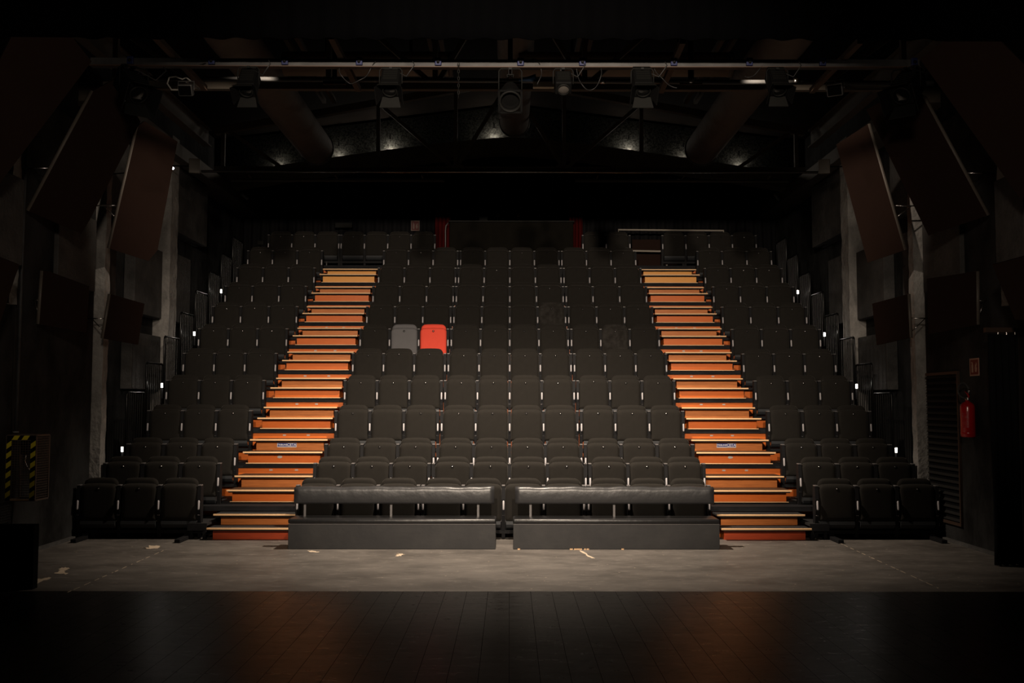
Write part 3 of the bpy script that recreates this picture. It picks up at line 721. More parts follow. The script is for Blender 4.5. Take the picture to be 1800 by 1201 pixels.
# ------------------------------------------------------------------ lighting bar, pipe and lanterns
LB = unp(900, 111, 10.5)
t = empty('lighting_bar', (0, 10.5, LB.z)); tag(t, 'long pale metal lighting bar with blue sockets below the border', 'lighting bar')
def barz(x): return unp(x, 109+3.5*min(1, (x-160)/700)**.8 if x > 160 else 109, 10.5)
pts = [barz(160+i*(1455)/20)-Vector((0, 10.5, LB.z)) for i in range(21)]
b = MB()
for i in range(20):
    p, q = pts[i], pts[i+1]
    b.hexa([(p.x,-.02,p.z-.045),(q.x,-.02,q.z-.045),(q.x,.06,q.z-.045),(p.x,.06,p.z-.045),(p.x,-.02,p.z+.042),(q.x,-.02,q.z+.042),(q.x,.06,q.z+.042),(p.x,.06,p.z+.042)])
b.build('beam_face', M['alu'], t)
b = MB()
for i in range(20):
    p, q = pts[i], pts[i+1]
    b.hexa([(p.x,-.05,p.z-.052),(q.x,-.05,q.z-.052),(q.x,-.02,q.z-.052),(p.x,-.02,p.z-.052),(p.x,-.05,p.z-.042),(q.x,-.05,q.z-.042),(q.x,-.02,q.z-.042),(p.x,-.02,p.z-.042)])
b.build('bottom_flange', M['frame'], t)
for x in (233, 375, 503, 633, 771, 915, 1023, 1183, 1315, 1443, 1603):
    p = barz(x)-Vector((0, 10.5, LB.z))
    s_ = MB(); s_.box(p.x-.035, p.x+.035, -.075, -.052, p.z-.04, p.z+.045); so = s_.build('socket', M['blue'], t, bevel=.008)
    MB().tube([(p.x, -.078, p.z), (p.x, -.095, p.z-.01)], .016, 10).build('socket_cap', M['lampgrey'], so, smooth=True)
pp = unp(900, 142, 11.4)
t = empty('lighting_pipe', (0, 11.4, pp.z)); tag(t, 'round steel lighting pipe just behind the lanterns', 'lighting pipe')
MB().tube([(unp(245, 139, 11.4).x, 0, .02), (0, 0, 0), (unp(1640, 146, 11.4).x, 0, -.02)], .028, 12).build('pipe', M['steel'], t, smooth=True)
for x in (440, 700, 1060, 1215, 1400):
    q = unp(x, 142, 11.4); MB().tube([(q.x-.03, 0, 0), (q.x+.03, 0, 0)], .036, 12).build('coupler', M['chrome'], t, smooth=True)
# hangers with chain
def chain(name, p, q, label, m='lampgrey', r=.006):
    b = MB(); p, q = Vector(p), Vector(q); n = max(3, int((p-q).length/.035))
    for i in range(n):
        c = p.lerp(q, (i+.5)/n); a = (i % 2)*PI/2
        b.tube([c+Vector((math.cos(a)*.010*math.cos(k*PI/4), math.sin(a)*.010*math.cos(k*PI/4), .022*math.sin(k*PI/4))) for k in range(9)], r*.6, 5, cap=False)
    tag(b.build(name, M[m]), label, 'chain', 'hanging chains')
chain('hanging_chain', unp(806, 110, 10.4), unp(806, 172, 10.4), 'short chain hanging from the bar left of the centre lantern')
chain('hanging_chain', unp(443, 118, 10.6), unp(443, 145, 10.6), 'short chain on the left part of the bar')
for x, lab in ((588, 'left of centre'), (1214, 'right of centre'), (897, 'behind the centre lantern')):
    c = unp(x, 141, 11.4); a = Vector((c.x, c.y, 7.72-.125*abs(c.x))); t = empty('pipe_hanger', c); tag(t, 'flat grey steel hanger holding the pipe, %s' % lab, 'hanger', 'pipe hangers')
    MB().box(-.028, .028, -.005, .005, -.02, a.z-c.z).build('strap', M['lampgrey'], t)
    MB().box(-.13, .13, -.02, .02, -.05, -.02).build('foot_plate', M['lampgrey'], t)

def arm_yoke(t, w, h):
    pts = [(-w, 0, -h), (-w, 0, -.03), (-w+.02, 0, 0), (w-.02, 0, 0), (w, 0, -.03), (w, 0, -h)]
    MB().tube(pts, .007, 6).build('yoke', M['lampgrey'], t, smooth=True)
    MB().box(-.015, .015, -.02, .27, -.012, .008).box(-.02, .02, .22, .30, -.01, .09).build('hook_clamp', M['lamp'], t)
def fresnel(x, y_top, y_body, y_lens, y_bot, wpx, d, label, doors=True, yaw=0, tilt=52, lens_m='glass'):
    """lantern hung from the bar: body, lens housing and barn doors, beam axis tilted down to the stage"""
    top = unp(x, y_top, d); mid = unp(x, (y_body+y_lens)/2, d); w = wpx/F*d/2
    t = empty('stage_lantern', top, yaw); tag(t, label, 'stage lantern', 'black stage lanterns on the bar')
    arm_yoke(t, w*1.12, top.z-mid.z)
    R = Matrix.Translation((0, 0, mid.z-top.z)) @ Matrix.Rotation(math.radians(-tilt), 4, 'X') @ Matrix.Rotation(PI/2, 4, 'X')
    # local: +Z along beam
    L = (mid.z-unp(x, y_bot, d).z)*.62
    b = MB(); b.tr(Matrix.Translation((0, 0, mid.z-top.z)) @ Matrix.Rotation(math.radians(tilt), 4, 'X'))
    b.box(-w*.92, w*.92, -L*.55, L*.95, -w*.80, w*.80); b.build('housing', M['lamp'], t, bevel=.012)
    fr = Matrix.Translation((0, 0, mid.z-top.z)) @ Matrix.Rotation(math.radians(tilt), 4, 'X')
    b = MB(); b.tr(fr)
    for k in range(5): b.box(-w*.7, w*.7, -L*.2+k*L*.2, -L*.2+k*L*.2+.012, w*.80, w*.80+.012)
    b.build('vent_fins', M['lampgrey'], t)
    b = MB(); b.tr(fr); b.lathe([(w*.62, 0), (w*.72, .0), (w*.72, .03), (w*.62, .03)], 24, Matrix.Translation((0, -L*.55, 0)) @ Matrix.Rotation(PI/2, 4, 'X'), close=False)
    b.build('lens_ring', M['lampgrey'], t, smooth=True)
    b = MB(); b.tr(fr); b.lathe([(.002, .022), (w*.35, .018), (w*.62, .006)], 24, Matrix.Translation((0, -L*.56, 0)) @ Matrix.Rotation(PI/2, 4, 'X'), close=False)
    b.build('lens', M[lens_m], t, smooth=True)
    b = MB(); b.tr(fr); b.box(-w, w, -L*.60, -L*.54, -w*.95, w*.95)
    if doors:
        D = w*1.1
        for nm, a in (('up', 0), ('down', 1), ('l', 2), ('r', 3)):
            q = MB(); q.tr(fr @ Matrix.Translation((0, -L*.56, 0)) @ Matrix.Rotation(a*PI/2 if a < 2 and a == 0 else (PI if a == 1 else (PI/2 if a == 2 else -PI/2)), 4, 'Y'))
            q.hexa([(-w*.8,-.01,w*.8),(w*.8,-.01,w*.8),(w*.8,0,w*.81),(-w*.8,0,w*.81),(-w*1.05,-D,w*.8+D*.45),(w*1.05,-D,w*.8+D*.45),(w*1.05,-D,w*.81+D*.45+.006),(-w*1.05,-D,w*.81+D*.45+.006)])
            q.build('barn_door', M['lampgrey'] if a < 2 else M['lamp'], t)
    b.bm.free()
    b = MB(); z0 = top.z; b.tube([(w*.3, .05, -.15), (w*.5, .03, -.02), (w*1.6, -.04, -.10), (w*2.4, -.05, .02), (w*2.2, -.04, .06)], .006, 6)
    b.build('cable', M['cable'], t, smooth=True)
    return t
fresnel(437, 118, 132, 165, 200, 34, 10.25, 'black lantern with barn doors hanging far left on the bar')
fresnel(687, 120, 134, 160, 200, 36, 10.25, 'black lantern with barn doors hanging left of centre')
fresnel(990, 121, 134, 162, 187, 32, 10.25, 'small black lantern without barn doors, right of centre, pale lens', doors=False, lens_m='lensdull')
fresnel(1129, 121, 134, 160, 202, 36, 10.25, 'black lantern with barn doors hanging right of centre')
fresnel(1366, 121, 133, 160, 200, 34, 10.25, 'black lantern with barn doors hanging far right on the bar')
# corner lanterns, turned
fresnel(236, 118, 132, 178, 225, 46, 10.0, 'large black lantern in the upper left corner, in front of a brown panel', yaw=.75, tilt=38)
fresnel(1592, 120, 134, 180, 228, 46, 10.0, 'large black lantern in the upper right corner, in front of a brown panel', yaw=-.75, tilt=38)
for (x, y, w_, lab) in ((228, 154, -1, 'a'), ):
    pass
# profile lantern in the middle
top = unp(897, 121, 10.2); t = empty('profile_lantern', top); tag(t, 'long black profile lantern pointing down at the centre of the bar', 'stage lantern')
arm_yoke(t, .12, .24)
fr = Matrix.Translation((.0, -.02, -.30)) @ Matrix.Rotation(math.radians(-62), 4, 'X') @ Matrix.Rotation(PI, 4, 'Y')
Mz = Matrix.Translation((.0, -.03, -.28)) @ Matrix.Rotation(math.radians(128), 4, 'X')
b = MB(); b.lathe([(.05, -.20), (.075, -.17), (.105, -.02), (.11, .12), (.105, .16)], 24, Mz); b.build('body', M['lamp'], t, smooth=True)
b = MB(); b.lathe([(.105, .16), (.115, .17), (.115, .22), (.098, .22), (.098, .17)], 24, Mz, close=False); b.build('lens_tube', M['lampgrey'], t, smooth=True)
b = MB(); b.lathe([(.001, .175), (.06, .172), (.097, .165)], 24, Mz, close=False); b.build('lens', M['glass'], t, smooth=True)
b = MB(); b.tr(Mz); b.box(-.125, .125, -.125, -.105, .20, .212); b.box(-.125, .125, .105, .125, .20, .212); b.box(-.125, -.105, -.125, .125, .20, .212); b.box(.105, .125, -.125, .125, .20, .212)
b.build('colour_frame', M['lamp'], t)
b = MB(); b.tube([(-.03, .03, -.08), (-.035, .035, -.05), (.035, .035, -.05), (.03, .03, -.08)], .008, 6); b.build('handle', M['lampgrey'], t, smooth=True)
# floodlights
def flood(x, y, d, s, label, rz=0):
    p = unp(x, y, d); t = empty('floodlight', p, rz); tag(t, label, 'floodlight')
    b = MB(); b.tr(Matrix.Rotation(.5, 4, 'X')); b.box(-.10*s, .10*s, -.05*s, .04*s, -.08*s, .08*s); b.build('housing', M['steel'], t, bevel=.012)
    b = MB(); b.tr(Matrix.Rotation(.5, 4, 'X')); b.box(-.085*s, .085*s, -.056*s, -.05*s, -.065*s, .065*s); b.build('glass', M['glass'], t)
    MB().tube([(-.11*s, 0, 0), (-.11*s, 0, .12*s), (.11*s, 0, .12*s), (.11*s, 0, 0)], .008, 6).build('bracket', M['steel'], t)
    return t
t = flood(327, 158, 10.9, .8, 'small grey floodlight with looped white cable, upper left')
MB().tube([(0, 0, .09), (0, .46, .16)], .01, 6).build('arm', M['steel'], t)
b = MB(); b.tube([(-.08, 0, 0), (-.16, 0, .0), (-.21, 0, .07), (-.19, 0, .14), (-.12, 0, .15), (-.04, 0, .12), (.0, 0, .14), (.05, 0, .10)], .009, 8); b.build('cable', M['whitecable'], t, smooth=True)
t = flood(1468, 157, 11.25, .9, 'small glass-fronted floodlight under the pipe, upper right', -.5)
MB().tube([(0, 0, .09), (.0, .12, .13)], .01, 6).build('arm', M['steel'], t)
# cream tube and blue wrap by the centre
a = unp(937, 148, 11.33); c = unp(974, 149, 11.33)
t = empty('fluorescent_fitting', a); tag(t, 'short cream light fitting beside the centre lantern', 'light fitting')
MB().box(0, (c-a).x, -.03, .04, -.045, .035).build('body', M['cream'], t, bevel=.008)
MB().box((c-a).x*.05, (c-a).x*.95, -.035, -.03, .02, .032).build('tube', M['white'], t)
a = unp(912, 141, 11.36); c = unp(942, 137, 11.33); b = MB(); b.tube([a, a.lerp(c, .5), c], .008, 10, r2=.045)
tag(b.build('blue_wrap', M['lightblue'], smooth=True), 'blue plastic wrap flaring out beside the centre lantern', 'plastic wrap')
# loose cables on the bar
def cable(pts, d, label, r=.005):
    P3 = [unp(x, y, d+.08) for x, y in pts]; sm = []
    for i in range(len(P3)-1):
        p0, p1, p2, p3 = P3[max(i-1, 0)], P3[i], P3[i+1], P3[min(i+2, len(P3)-1)]
        for k in range(6):
            u = k/6; sm.append(.5*((2*p1)+(p2-p0)*u+(2*p0-5*p1+4*p2-p3)*u*u+(3*p1-p0-3*p2+p3)*u**3))
    sm.append(P3[-1])
    for i, s_ in enumerate(sm): s_.y += .03*math.sin(i*.5)
    tag(MB().tube(sm, r, 6).build('loose_cable', M['cable'], smooth=True), label, 'cable', 'cables looping off the lighting bar')
cable([(597,108),(596,125),(606,140),(620,146),(640,138),(652,118),(664,107)], 10.4, 'black cable loop below the bar, left of the second lantern')
cable([(345,104),(350,115),(361,112),(366,104),(380,108),(396,104)], 10.4, 'small black cable tangle on the left of the bar')
cable([(1012,107),(1018,140),(1030,157),(1048,152),(1057,130),(1055,107)], 10.4, 'large black cable loop right of the small lantern')
cable([(1146,108),(1156,130),(1170,145),(1190,154)], 10.4, 'black cable trailing right of the fourth lantern')
cable([(1355,107),(1340,116),(1325,133),(1310,134)], 10.4, 'thin black cable near the far right lantern')
cable([(918,108),(935,104),(948,112),(952,130),(944,150)], 10.4, 'black cable hanging in front of the cream fitting')

# wall fittings high up
def fitting(x, y, d, sx, label):
    t = empty('emergency_light', unp(x, y, d), -sx*.25); tag(t, label, 'emergency light', 'pale emergency lights')
    MB().box(-.09, .09, -.03, .05, -.12, .12).build('case', M['white'], t, bevel=.01)
    MB().tube([(0, .03, 0), (sx*.45, .08, 0)], .012, 6).build('arm', M['lampgrey'], t)
    MB().box(-.07, .07, -.036, -.03, -.10, .05).build('diffuser', M['white'], t)
fitting(342, 292, 16.2, -1, 'pale emergency light box on the upper left wall ledge')
fitting(1449, 293, 16.2, 1, 'pale emergency light box on the upper right wall ledge')
t = empty('led_lamp', unp(304, 296, 13.35)); tag(t, 'tiny bright white lamp beside the tall left panel', 'lamp')
b = MB(); b.lathe([(.001, .014), (.012, .010), (.017, 0)], 12, Matrix.Rotation(PI/2, 4, 'X'), close=False); b.build('lens', M['led'], t, smooth=True)
MB().box(-.014, .014, .0, .03, -.014, .014).build('housing', M['lamp'], t)
MB().tube([(0, .03, 0), (-1.45, .5, 0)], .008, 6).build('arm', M['lamp'], t)
for x, y, d, lab in ((430, 344, 19.0, 'small grey camera on the left wall ledge'), (1365, 345, 19.0, 'small grey camera on the right wall ledge')):
    t = empty('wall_camera', unp(x, y, d)); tag(t, lab, 'camera', 'small wall cameras')
    MB().tube([(-.05, -.05, .03), (.05, .05, -.05)], .035, 10).build('body', M['steel'], t, smooth=True)
    MB().tube([(0, 0, 0), (0, .12, .05)], .01, 6).build('arm', M['steel'], t)

# ------------------------------------------------------------------ back of the room: red curtains, control desk, signs, rails
def curtain(name, p0, p1, z0, z1, folds, amp, m, label, cat='curtain', group=None, thick=.012, sag=0, seed=1):
    r = random.Random(seed); p0, p1 = Vector(p0), Vector(p1); d = (p1-p0); L = d.length; u = d.normalized(); nv = Vector((u.y, -u.x, 0))
    n = folds*10; ph = [r.uniform(-.5, .5) for _ in range(folds+2)]; b = MB(); rows = 10; V = []
    for j in range(rows+1):
        z = z0+(z1-z0)*j/rows; rw = []
        for i in range(n+1):
            s_ = i/n; off = amp*math.sin(s_*folds*2*PI+ph[int(s_*folds)]*.0+.3*math.sin(j*.6+i*.05))*(1-.35*j/rows)
            zz = z-(sag*math.sin(s_*3*PI) if j == 0 else 0)
            rw.append(b._v((p0.x+u.x*L*s_+nv.x*off, p0.y+u.y*L*s_+nv.y*off, zz)))
        V.append(rw)
    for j in range(rows):
        for i in range(n): b.bm.faces.new([V[j][i], V[j][i+1], V[j+1][i+1], V[j+1][i]])
    o = b.build(name, m, smooth=True)
    md = o.modifiers.new('thickness', 'SOLIDIFY'); md.thickness = thick
    tag(o, label, cat, group)
    return o
zb = P[12]
curtain('red_curtain', (unp(765,400,21.6).x, 21.6, 0), (unp(792,400,21.6).x, 21.6, 0), zb, 6.2, 4, .03, M['redcurtain'], 'dark red curtain at the left of the control desk', group='red curtains by the control desk')
curtain('red_curtain', (unp(1001,400,21.6).x, 21.6, 0), (unp(1024,400,21.6).x, 21.6, 0), zb, 6.2, 4, .03, M['redcurtain'], 'dark red curtain at the right of the control desk', group='red curtains by the control desk', seed=4)
for a, c, w in ((-5.9, unp(765,400,21.7).x, 'left'), (unp(1024,400,21.7).x, 5.9, 'right')):
    o = curtain('black_drape', (a, 21.9, 0), (c, 21.9, 0), zb, 7.0, 22, .05, M['drape'], 'black drape closing the back of the hall, %s part' % w, 'drape', 'black drapes at the back')
x0 = unp(790,430,21.3).x; x1 = unp(1008,430,21.3).x; zt = unp(900,388,21.3).z
t = empty('control_desk', ((x0+x1)/2, 21.3, zb)); w = (x1-x0)/2; tag(t, 'wide dark cloth-covered control desk behind the top row', 'desk')
b = MB(); b.box(-w, w, 0, .7, 0, zt-zb-.03); b.build('cloth', M['deskcloth'] if 'deskcloth' in M else mat('olive_black_cloth', (.007,.0062,.005), .95, spec=.05, noise=(4,.3,(.010,.009,.007))), t, bevel=.02)
MB().box(-w-.02, w+.02, -.02, .72, zt-zb-.03, zt-zb).build('desk_top', M['blackmat'], t)
for xx, dx, lab in ((875, .05, 'left'), (912, .04, 'right')):
    p = unp(xx, 377, 21.5); t = empty('desk_lamp', p); q = MB(); q.hexa([(-dx,-.03,-.06),(dx,-.03,-.05),(dx,.03,-.05),(-dx,.03,-.06),(-dx*.5,-.03,.02),(dx*.3,-.03,.05),(dx*.3,.03,.05),(-dx*.5,.03,.02)])
    tag(t, 'small dim tan desk lamp on the control desk, %s of two' % lab, 'desk lamp', 'small things on the control desk')
    q.build('shade', M['timber'], t, bevel=.008)
    MB().tube([(0, 0, -.05), (0, 0, zt-p.z)], .010, 6).build('stem', M['lamp'], t)
p = unp(850, 376, 21.5); q = MB(); q.box(p.x-.09, p.x+.09, p.y-.03, p.y+.03, zt, p.z+.02); tag(q.build('mixer_unit', M['lampgrey']), 'flat grey unit on the control desk', 'sound unit')
q = MB(); pts = [unp(783,474,21.15), unp(783,405,21.15), unp(784,397,21.15), unp(788,392,21.15)]; q.tube(pts, .014, 8)
tag(q.build('grab_rail', M['steel'], smooth=True), 'thin bent steel rod beside the left red curtain', 'rod')
def exit_sign(x, y, d, w, h, label, rz=0, shaded=False):
    if shaded: SP, SR = mat('shaded_sign_pale', (.10,.07,.06), .7), mat('shaded_sign_red', (.06,.006,.005), .7)  # sign colours darkened: the dim light at the back is put into them
    else: SP, SR = M['signpale'], M['signred']
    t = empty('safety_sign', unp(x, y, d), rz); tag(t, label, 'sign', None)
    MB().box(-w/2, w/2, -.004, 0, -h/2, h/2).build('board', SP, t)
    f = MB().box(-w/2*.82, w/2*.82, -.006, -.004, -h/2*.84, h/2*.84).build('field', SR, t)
    # extinguisher pictogram (left) and flame (right)
    b = MB(); q = Matrix.Rotation(PI/2, 4, 'X'); b.tr(Matrix.Translation((-w*.18, -.007, 0)))
    b.box(-w*.09, w*.09, -.001, .0005, -h*.30, h*.14); b.box(-w*.05, w*.05, -.001, .0005, h*.14, h*.24); b.box(-w*.13, w*.02, -.001, .0005, h*.24, h*.29)
    b.build('extinguisher_symbol', SP, t)
    b = MB(); b.tr(Matrix.Translation((w*.18, -.0075, 0)))
    fl = [(-.08,-.28),(.07,-.28),(.13,-.10),(.07,.02),(.12,.16),(.02,.28),(.0,.10),(-.06,.18),(-.12,-.05)]
    b.prism([(w*a, 0, h*c) for a, c in fl], (0, -1, 0), .0008); b.build('flame_symbol', SP, t)
    return t
exit_sign(730, 397, 21.7, .19, .23, 'dim red fire safety sign on the back wall above the top row', shaded=True)
b = MB(); p = unp(604, 396, 21.6); b.box(p.x-.19, p.x+.19, p.y-.02, p.y+.04, p.z-.06, p.z+.06); tag(b.build('wall_box', M['lampgrey'], bevel=.01), 'flat grey box on the black drape above the top left seats', 'box')
p = unp(458, 427, 20.9); b = MB(); b.box(p.x-.07, p.x+.07, p.y-.02, p.y+.04, p.z-.05, p.z+.05); tag(b.build('socket_box', M['lampgrey'], bevel=.01), 'small grey box beside the top left seats', 'box')
# top rails on the right
M['railpale'] = mat('pale_rail_paint', (.30,.27,.23), .45)
def tube_px(name, pts, r, m, label, cat, grp=None):
    tag(MB().tube([unp(*p) for p in pts], r, 8).build(name, M[m], smooth=True), label, cat, grp)
tube_px('back_rail', [(1087,474,21.2),(1087,404,21.2),(1272,405.5,21.2),(1272,474,21.2)], .020, 'railpale', 'pale tubular rail behind the right half of the top row', 'railing')
tube_px('gate_bar', [(1105,470,21.0),(1105,441,21.0),(1172,442,21.0),(1172,470,21.0)], .022, 'railpale', 'pale horizontal bar across the gap in the top row', 'railing')
tube_px('low_rail', [(574,460,20.3),(574,470,20.3)], .015, 'steel', 'short steel stub under the top left seats', 'rail')
# infill below the gate bar
p = unp(1113, 466, 21.3); q = unp(1190, 405, 21.3)
tag(MB().box(p.x-.02, q.x, p.y, p.y+.03, P[12], P[12]+.72).build('dark_board', M['panel']), 'dark board closing the gap in the top row', 'board')

# ------------------------------------------------------------------ right wall: grille, sign, extinguisher, curtain
XW = 5.42
def on_wall(x, sx=1): return sx*XW*F/((x-896)*sx) if sx > 0 else XW*F/(896-x)
y0, y1 = on_wall(1688), 12.90
t = empty('ventilation_grille', (XW-.001, (y0+y1)/2, 1.15)); tag(t, 'tall black louvred grille in a brown frame on the right wall', 'grille')
h = (y1-y0)/2; zt_, zb_ = .93, -.93
MB().box(-.004, 0, -h+.03, h, zb_+.03, zt_-.03).build('backing', M['drape'], t)
b = MB(); b.box(-.03, 0, -h, -h+.03, zb_, zt_); b.box(-.03, 0, -h+.03, h, zt_-.035, zt_); b.box(-.03, 0, -h+.03, h, zb_, zb_+.035); b.build('frame', M['frame'], t)
b = MB(); n = 24
for k in range(n):
    z = zb_+.06+(zt_-zb_-.12)*k/(n-1)
    b.hexa([(-.026,-h+.03,z-.012),(-.004,-h+.03,z+.016),(-.004,h,z+.016),(-.026,h,z-.012),(-.028,-h+.03,z-.008),(-.006,-h+.03,z+.020),(-.006,h,z+.020),(-.028,h,z-.008)])
b.build('louvres', M['grille'], t)
p = (XW, on_wall(1715), 0); 
t = exit_sign(1715, 645.5, on_wall(1715), .235, .205, 'small red fire extinguisher sign on the right wall', -PI/2+.0)
t.location.x = XW-.002
ye = 11.58; ze = 1.30
t = empty('fire_extinguisher', (XW-.10, ye, ze)); tag(t, 'red fire extinguisher hanging on the right wall', 'fire extinguisher')
b = MB(); b.lathe([(.01, 0), (.075, 0), (.081, .012), (.081, .345), (.074, .375), (.05, .40), (.026, .41), (.02, .43)], 28); b.build('cylinder', M['extred'], t, smooth=True)
b = MB(); b.lathe([(.0815, .03), (.0825, .032), (.0825, .055), (.0815, .057)], 28, close=False); b.build('base_band', M['extred'], t, smooth=True)
b = MB(); b.box(-.018, .018, -.045, .02, .425, .46); b.build('valve', M['chrome'], t, bevel=.006)
b = MB(); b.tube([(0, -.04, .45), (0, -.02, .50), (-.02, .0, .53), (.0, -.05, .47)], .008, 6); b.build('lever', M['extred'], t, smooth=True)
b = MB(); pts = [(-.01, -.02, .44)]
for k in range(9):
    a = -PI*.6-k*PI*1.25/8; pts.append((-.055+.06*math.cos(a), -.02, .545+.085*math.sin(a)))
pts += [(.015, -.02, .56), (.02, -.02, .54)]
b.tube(pts, .009, 8); b.build('hose', M['slab'], t, smooth=True)
b = MB(); b.lathe([(.010, 0), (.014, .03), (.012, .06)], 10, Matrix.Translation((.012, -.025, .50))); b.build('nozzle', M['chrome'], t, smooth=True)
b = MB(); b.box(.075, .10, -.02, .02, .30, .36); b.build('wall_hook', M['black'], t)
# printed label wrapped on the side facing the hall
b = MB()
for k in range(7):
    a0 = PI+.35+k*.13; a1 = a0+.13; r = .0822
    vs = [b._v((r*math.cos(a), r*math.sin(a), z)) for a, z in ((a0, .11), (a1, .11), (a1, .30), (a0, .30))]
    b.bm.faces.new(vs)
lb = b.build('label_field', M['extred'], t)
b = MB(); rr = random.Random(2)
for row in range(12):
    z = .115+row*.0155
    for k in range(9):
        if rr.random() < .28: continue
        a0 = PI+.37+k*.095; a1 = a0+.075*rr.uniform(.5, 1); r = .0828; hh = .009 if row in (7, 8) else .004
        b.bm.faces.new([b._v((r*math.cos(a), r*math.sin(a), zz)) for a, zz in ((a0, z), (a1, z), (a1, z+hh), (a0, z+hh))])
b.build('printed_text', mat('label_print', (.42,.20,.18), .6), lb)
curtain('side_drape', (5.06, 10.48, 0), (5.40, 10.56, 0), .01, 2.42, 4, .045, M['drape'], 'black folded drape hanging at the right wall doorway', seed=5, thick=.015)
t = empty('curtain_track', (5.28, 10.5, 2.46)); tag(t, 'dark curtain track above the side drape', 'curtain track')
MB().box(-.25, .5, -.03, .03, -.02, .03).build('track', M['frame'], t)
for k in range(4): MB().tube([(-.12+k*.09, -.02, -.02), (-.12+k*.09, -.02, -.045)], .006, 6).build('glider', M['chrome'], t)
b = MB(); b.box(5.30, 6.3, 9.88, 9.96, 2.55, 2.78); o = b.build('lintel_board', M['panel'], bevel=.008); tag(o, 'brown board over the doorway at the right picture edge', 'lintel')
b = MB(); b.tube([(5.37, 12.3, 0.01), (5.37, 12.3, .02)], .01, 6)
b.bm.free()
# small screw eyes on walls
# ------------------------------------------------------------------ left wall: pipe, caged winch box, black case
xp = unp(36, 500, 10.8).x
t = empty('wall_pipe', (xp, 10.8, 1.36)); tag(t, 'thin grey vertical conduit down to the striped cage, left wall', 'pipe')
MB().tube([(0, 0, 0), (.02, 0, 3.6)], .017, 8).build('conduit', M['alu'], t, smooth=True)
MB().tube([(0, 0, .0), (0, 0, .02)], .032, 12).build('collar', M['cap'], t, smooth=True)
MB().tube([(-.06, .02, 0), (-.055, .02, 3.6)], .006, 6).build('wire', M['cable'], t, smooth=True)
xa, xb = unp(12, 800, 10.7).x, unp(63, 800, 10.7).x; za, zc = unp(38, 880, 10.7).z, unp(38, 766, 10.7).z
t = empty('caged_switch', ((xa+xb)/2, 10.7, za)); tag(t, 'wire cage with yellow and black hazard tape on the left wall', 'cage')
w = (xb-xa)/2; hh = zc-za; dp = .30
b = MB()
for x in (-w, w):
    for y in (0, dp): b.box(x-.008, x+.008, y-.008, y+.008, 0, hh)
for z in (0, hh):
    b.box(-w, w, -.008, .008, z-.008, z+.008); b.box(-w, w, dp-.008, dp+.008, z-.008, z+.008); b.box(-w-.008, -w+.008, 0, dp, z-.008, z+.008); b.box(w-.008, w+.008, 0, dp, z-.008, z+.008)
b.build('frame', M['mesh'], t)
b = MB(); n = 26
for k in range(1, n):
    z = hh*k/n; b.box(-w, w, -.002, .002, z-.0022, z+.0022); b.box(w-.002, w+.002, 0, dp, z-.0022, z+.0022); b.box(-w, w, dp-.002, dp+.002, z-.0022, z+.0022)
for k in range(1, 11):
    x = -w+2*w*k/11; b.box(x-.001, x+.001, -.002, .002, 0, hh); b.box(w-.002, w+.002, dp*k/11-.001, dp*k/11+.001, 0, hh)
b.build('wire_mesh', M['mesh'], t)
def tape(x0, x1, z0, z1, y, vertical=True, par=None, flip=1):
    bk = MB().box(x0, x1, y-.004, y-.001, z0, z1).build('hazard_tape', M['drape'], par)
    b = MB(); ww = x1-x0; step = .105
    if vertical:
        k = z0+.02
        while k < z1-.07:
            b.prism([(x0, y-.0045, k), (x1, y-.0045, k+ww*.7), (x1, y-.0045, k+ww*.7+.055), (x0, y-.0045, k+.055)], (0, -1, 0), .0005); k += step
    else:
        k = x0
        while k < x1-.08:
            b.prism([(k+.03, y-.0045, z1), (k+.09, y-.0045, z1), (k+.06, y-.0045, z0), (k, y-.0045, z0)], (0, -1, 0), .0005); k += step
    b.build('yellow_stripes', M['yellow'], bk)
tape(-w, -w+.052, 0, hh, -.008, True, t); tape(w-.052, w, 0, hh, -.008, True, t); tape(-w+.052, w-.052, hh-.045, hh, -.008, False, t)
MB().box(-w+.05, w-.05, -.012, -.008, .0, .012).build('bottom_lip', M['nosing'], t)
b = MB(); b.tube([(0, .1, hh), (.01, .1, hh*.75), (-.02, .12, hh*.60), (.02, .08, hh*.52), (.05, .1, hh*.46)], .008, 8); b.build('chain_tail', M['chrome'], t, smooth=True)
MB().box(-.05, .05, .08, .2, hh*.70, hh*.92).build('motor', M['lamp'], t, bevel=.01)
xq = unp(57, 1035, 9.12).x
t = empty('flight_case', (xq-.35, 9.12, 0)); tag(t, 'plain black case standing at the left picture edge', 'case')
MB().box(-.35, .35, 0, .10, 0, unp(30, 923, 9.12).z).build('body', M['drape'], t, bevel=.006)
MB().box(-.35, .35, -.006, 0, unp(30, 923, 9.12).z-.06, unp(30, 923, 9.12).z-.045).build('trim', M['black'], t)

# ------------------------------------------------------------------ worn paint on the floor
def blotch(pix, label):
    b = MB(); n = len(pix); pts = []
    for i in range(n):
        (xa_, ya_), (xb_, yb_) = pix[i], pix[(i+1) % n]
        for k in range(4):
            f = k/4; x = xa_+(xb_-xa_)*f; y = ya_+(yb_-ya_)*f
            v = CAMROT @ Vector(((x-900)/F, (600.5-y)/F, -1)); q = v*(-CAMZ/v.z)
            j = .018 if k else .004
            pts.append((q.x+random.uniform(-j, j), q.y+random.uniform(-j, j)*1.5, .0015))
    b.prism(pts, (0, 0, 1), .001)
    bmesh.ops.triangulate(b.bm, faces=b.bm.faces)
    tag(b.build('paint_patch', M['paint']), label, 'floor mark', 'worn paint marks on the floor')
blotch([(96,1008),(103,1004),(108,998),(121,998),(119,1002),(113,1005),(116,1010),(108,1009)], 'cream paint patch shaped like a splash, left side of the floor')
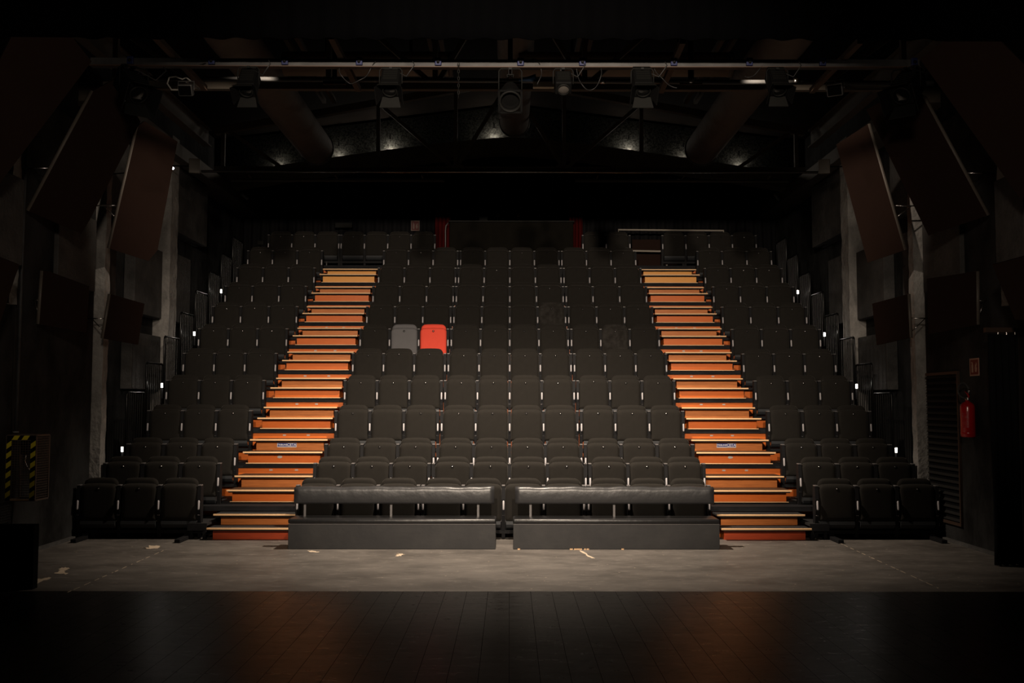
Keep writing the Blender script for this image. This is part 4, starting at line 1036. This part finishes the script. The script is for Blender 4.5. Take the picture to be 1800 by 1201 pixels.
blotch([(60,1018),(72,1018),(86,1015),(88,1018),(76,1021),(66,1026),(60,1031),(58,1027),(66,1022),(59,1021)], 'cream paint streak on the floor beside the black case')
blotch([(249,963),(262,963),(262,959),(281,960),(281,963),(277,964.5),(262,965)], 'small cream paint streak before the left front seats')
blotch([(540,968),(555,969),(561,971),(545,971)], 'pale chipped mark just before the left bench')
blotch([(700,973),(712,975),(704,978),(694,978),(698,975)], 'pale chipped mark in front of the middle of the left bench')
blotch([(1018,968),(1026,970),(1046,982),(1040,982),(1030,977)], 'pale scraped mark in front of the right bench')
def dashes(pix, lab, w=.016):
    r = random.Random(9); b = MB()
    def fl(x, y): v = CAMROT @ Vector(((x-900)/F, (600.5-y)/F, -1)); q = v*(-CAMZ/v.z); return Vector((q.x, q.y, 0))
    a = fl(*pix[0]); c = fl(*pix[1]); L = (c-a).length; u = (c-a).normalized(); nv = Vector((-u.y, u.x, 0)); s_ = 0
    while s_ < L:
        ln = r.uniform(.02, .16); ww = w*r.uniform(.35, 1)
        p0 = a+u*s_; p1 = a+u*min(L, s_+ln)
        b.prism([p0-nv*ww*.5+Vector((0,0,.0015)), p1-nv*ww*.3+Vector((0,0,.0015)), p1+nv*ww*.5+Vector((0,0,.0015)), p0+nv*ww*.3+Vector((0,0,.0015))], (0,0,1), .001)
        s_ += ln+r.uniform(.02, .16)
    tag(b.build('paint_line', M['paint']), lab, 'floor mark', 'worn paint marks on the floor')
dashes([(118,1042),(292,966)], 'broken cream line running across the left floor')
dashes([(1478,956),(1662,1040)], 'broken cream line running across the right floor')
b = MB(); r = random.Random(4)
for x, w_ in ((1004, 5), (1011, 4), (1018, 9), (1028, 3), (1033, 4), (912, 4), (1094, 4)):
    p = unp(x, 964, 11.63); b.box(p.x-w_/F*6, p.x+w_/F*6, 11.600, 11.612, 0, .012)
tag(b.build('wood_chips', M['nosing']), 'tiny bare wood chips along the foot of the right bench', 'wood chips', None, 'stuff')

# ------------------------------------------------------------------ black border across the top
zbr = unp(900, 69, 9.7).z
o = curtain('stage_border', (-5.3, 9.7, 0), (5.3, 9.7, 0), zbr, 6.9, 34, .03, M['border'], 'black cloth border hanging across the top of the opening', 'stage border', sag=0)
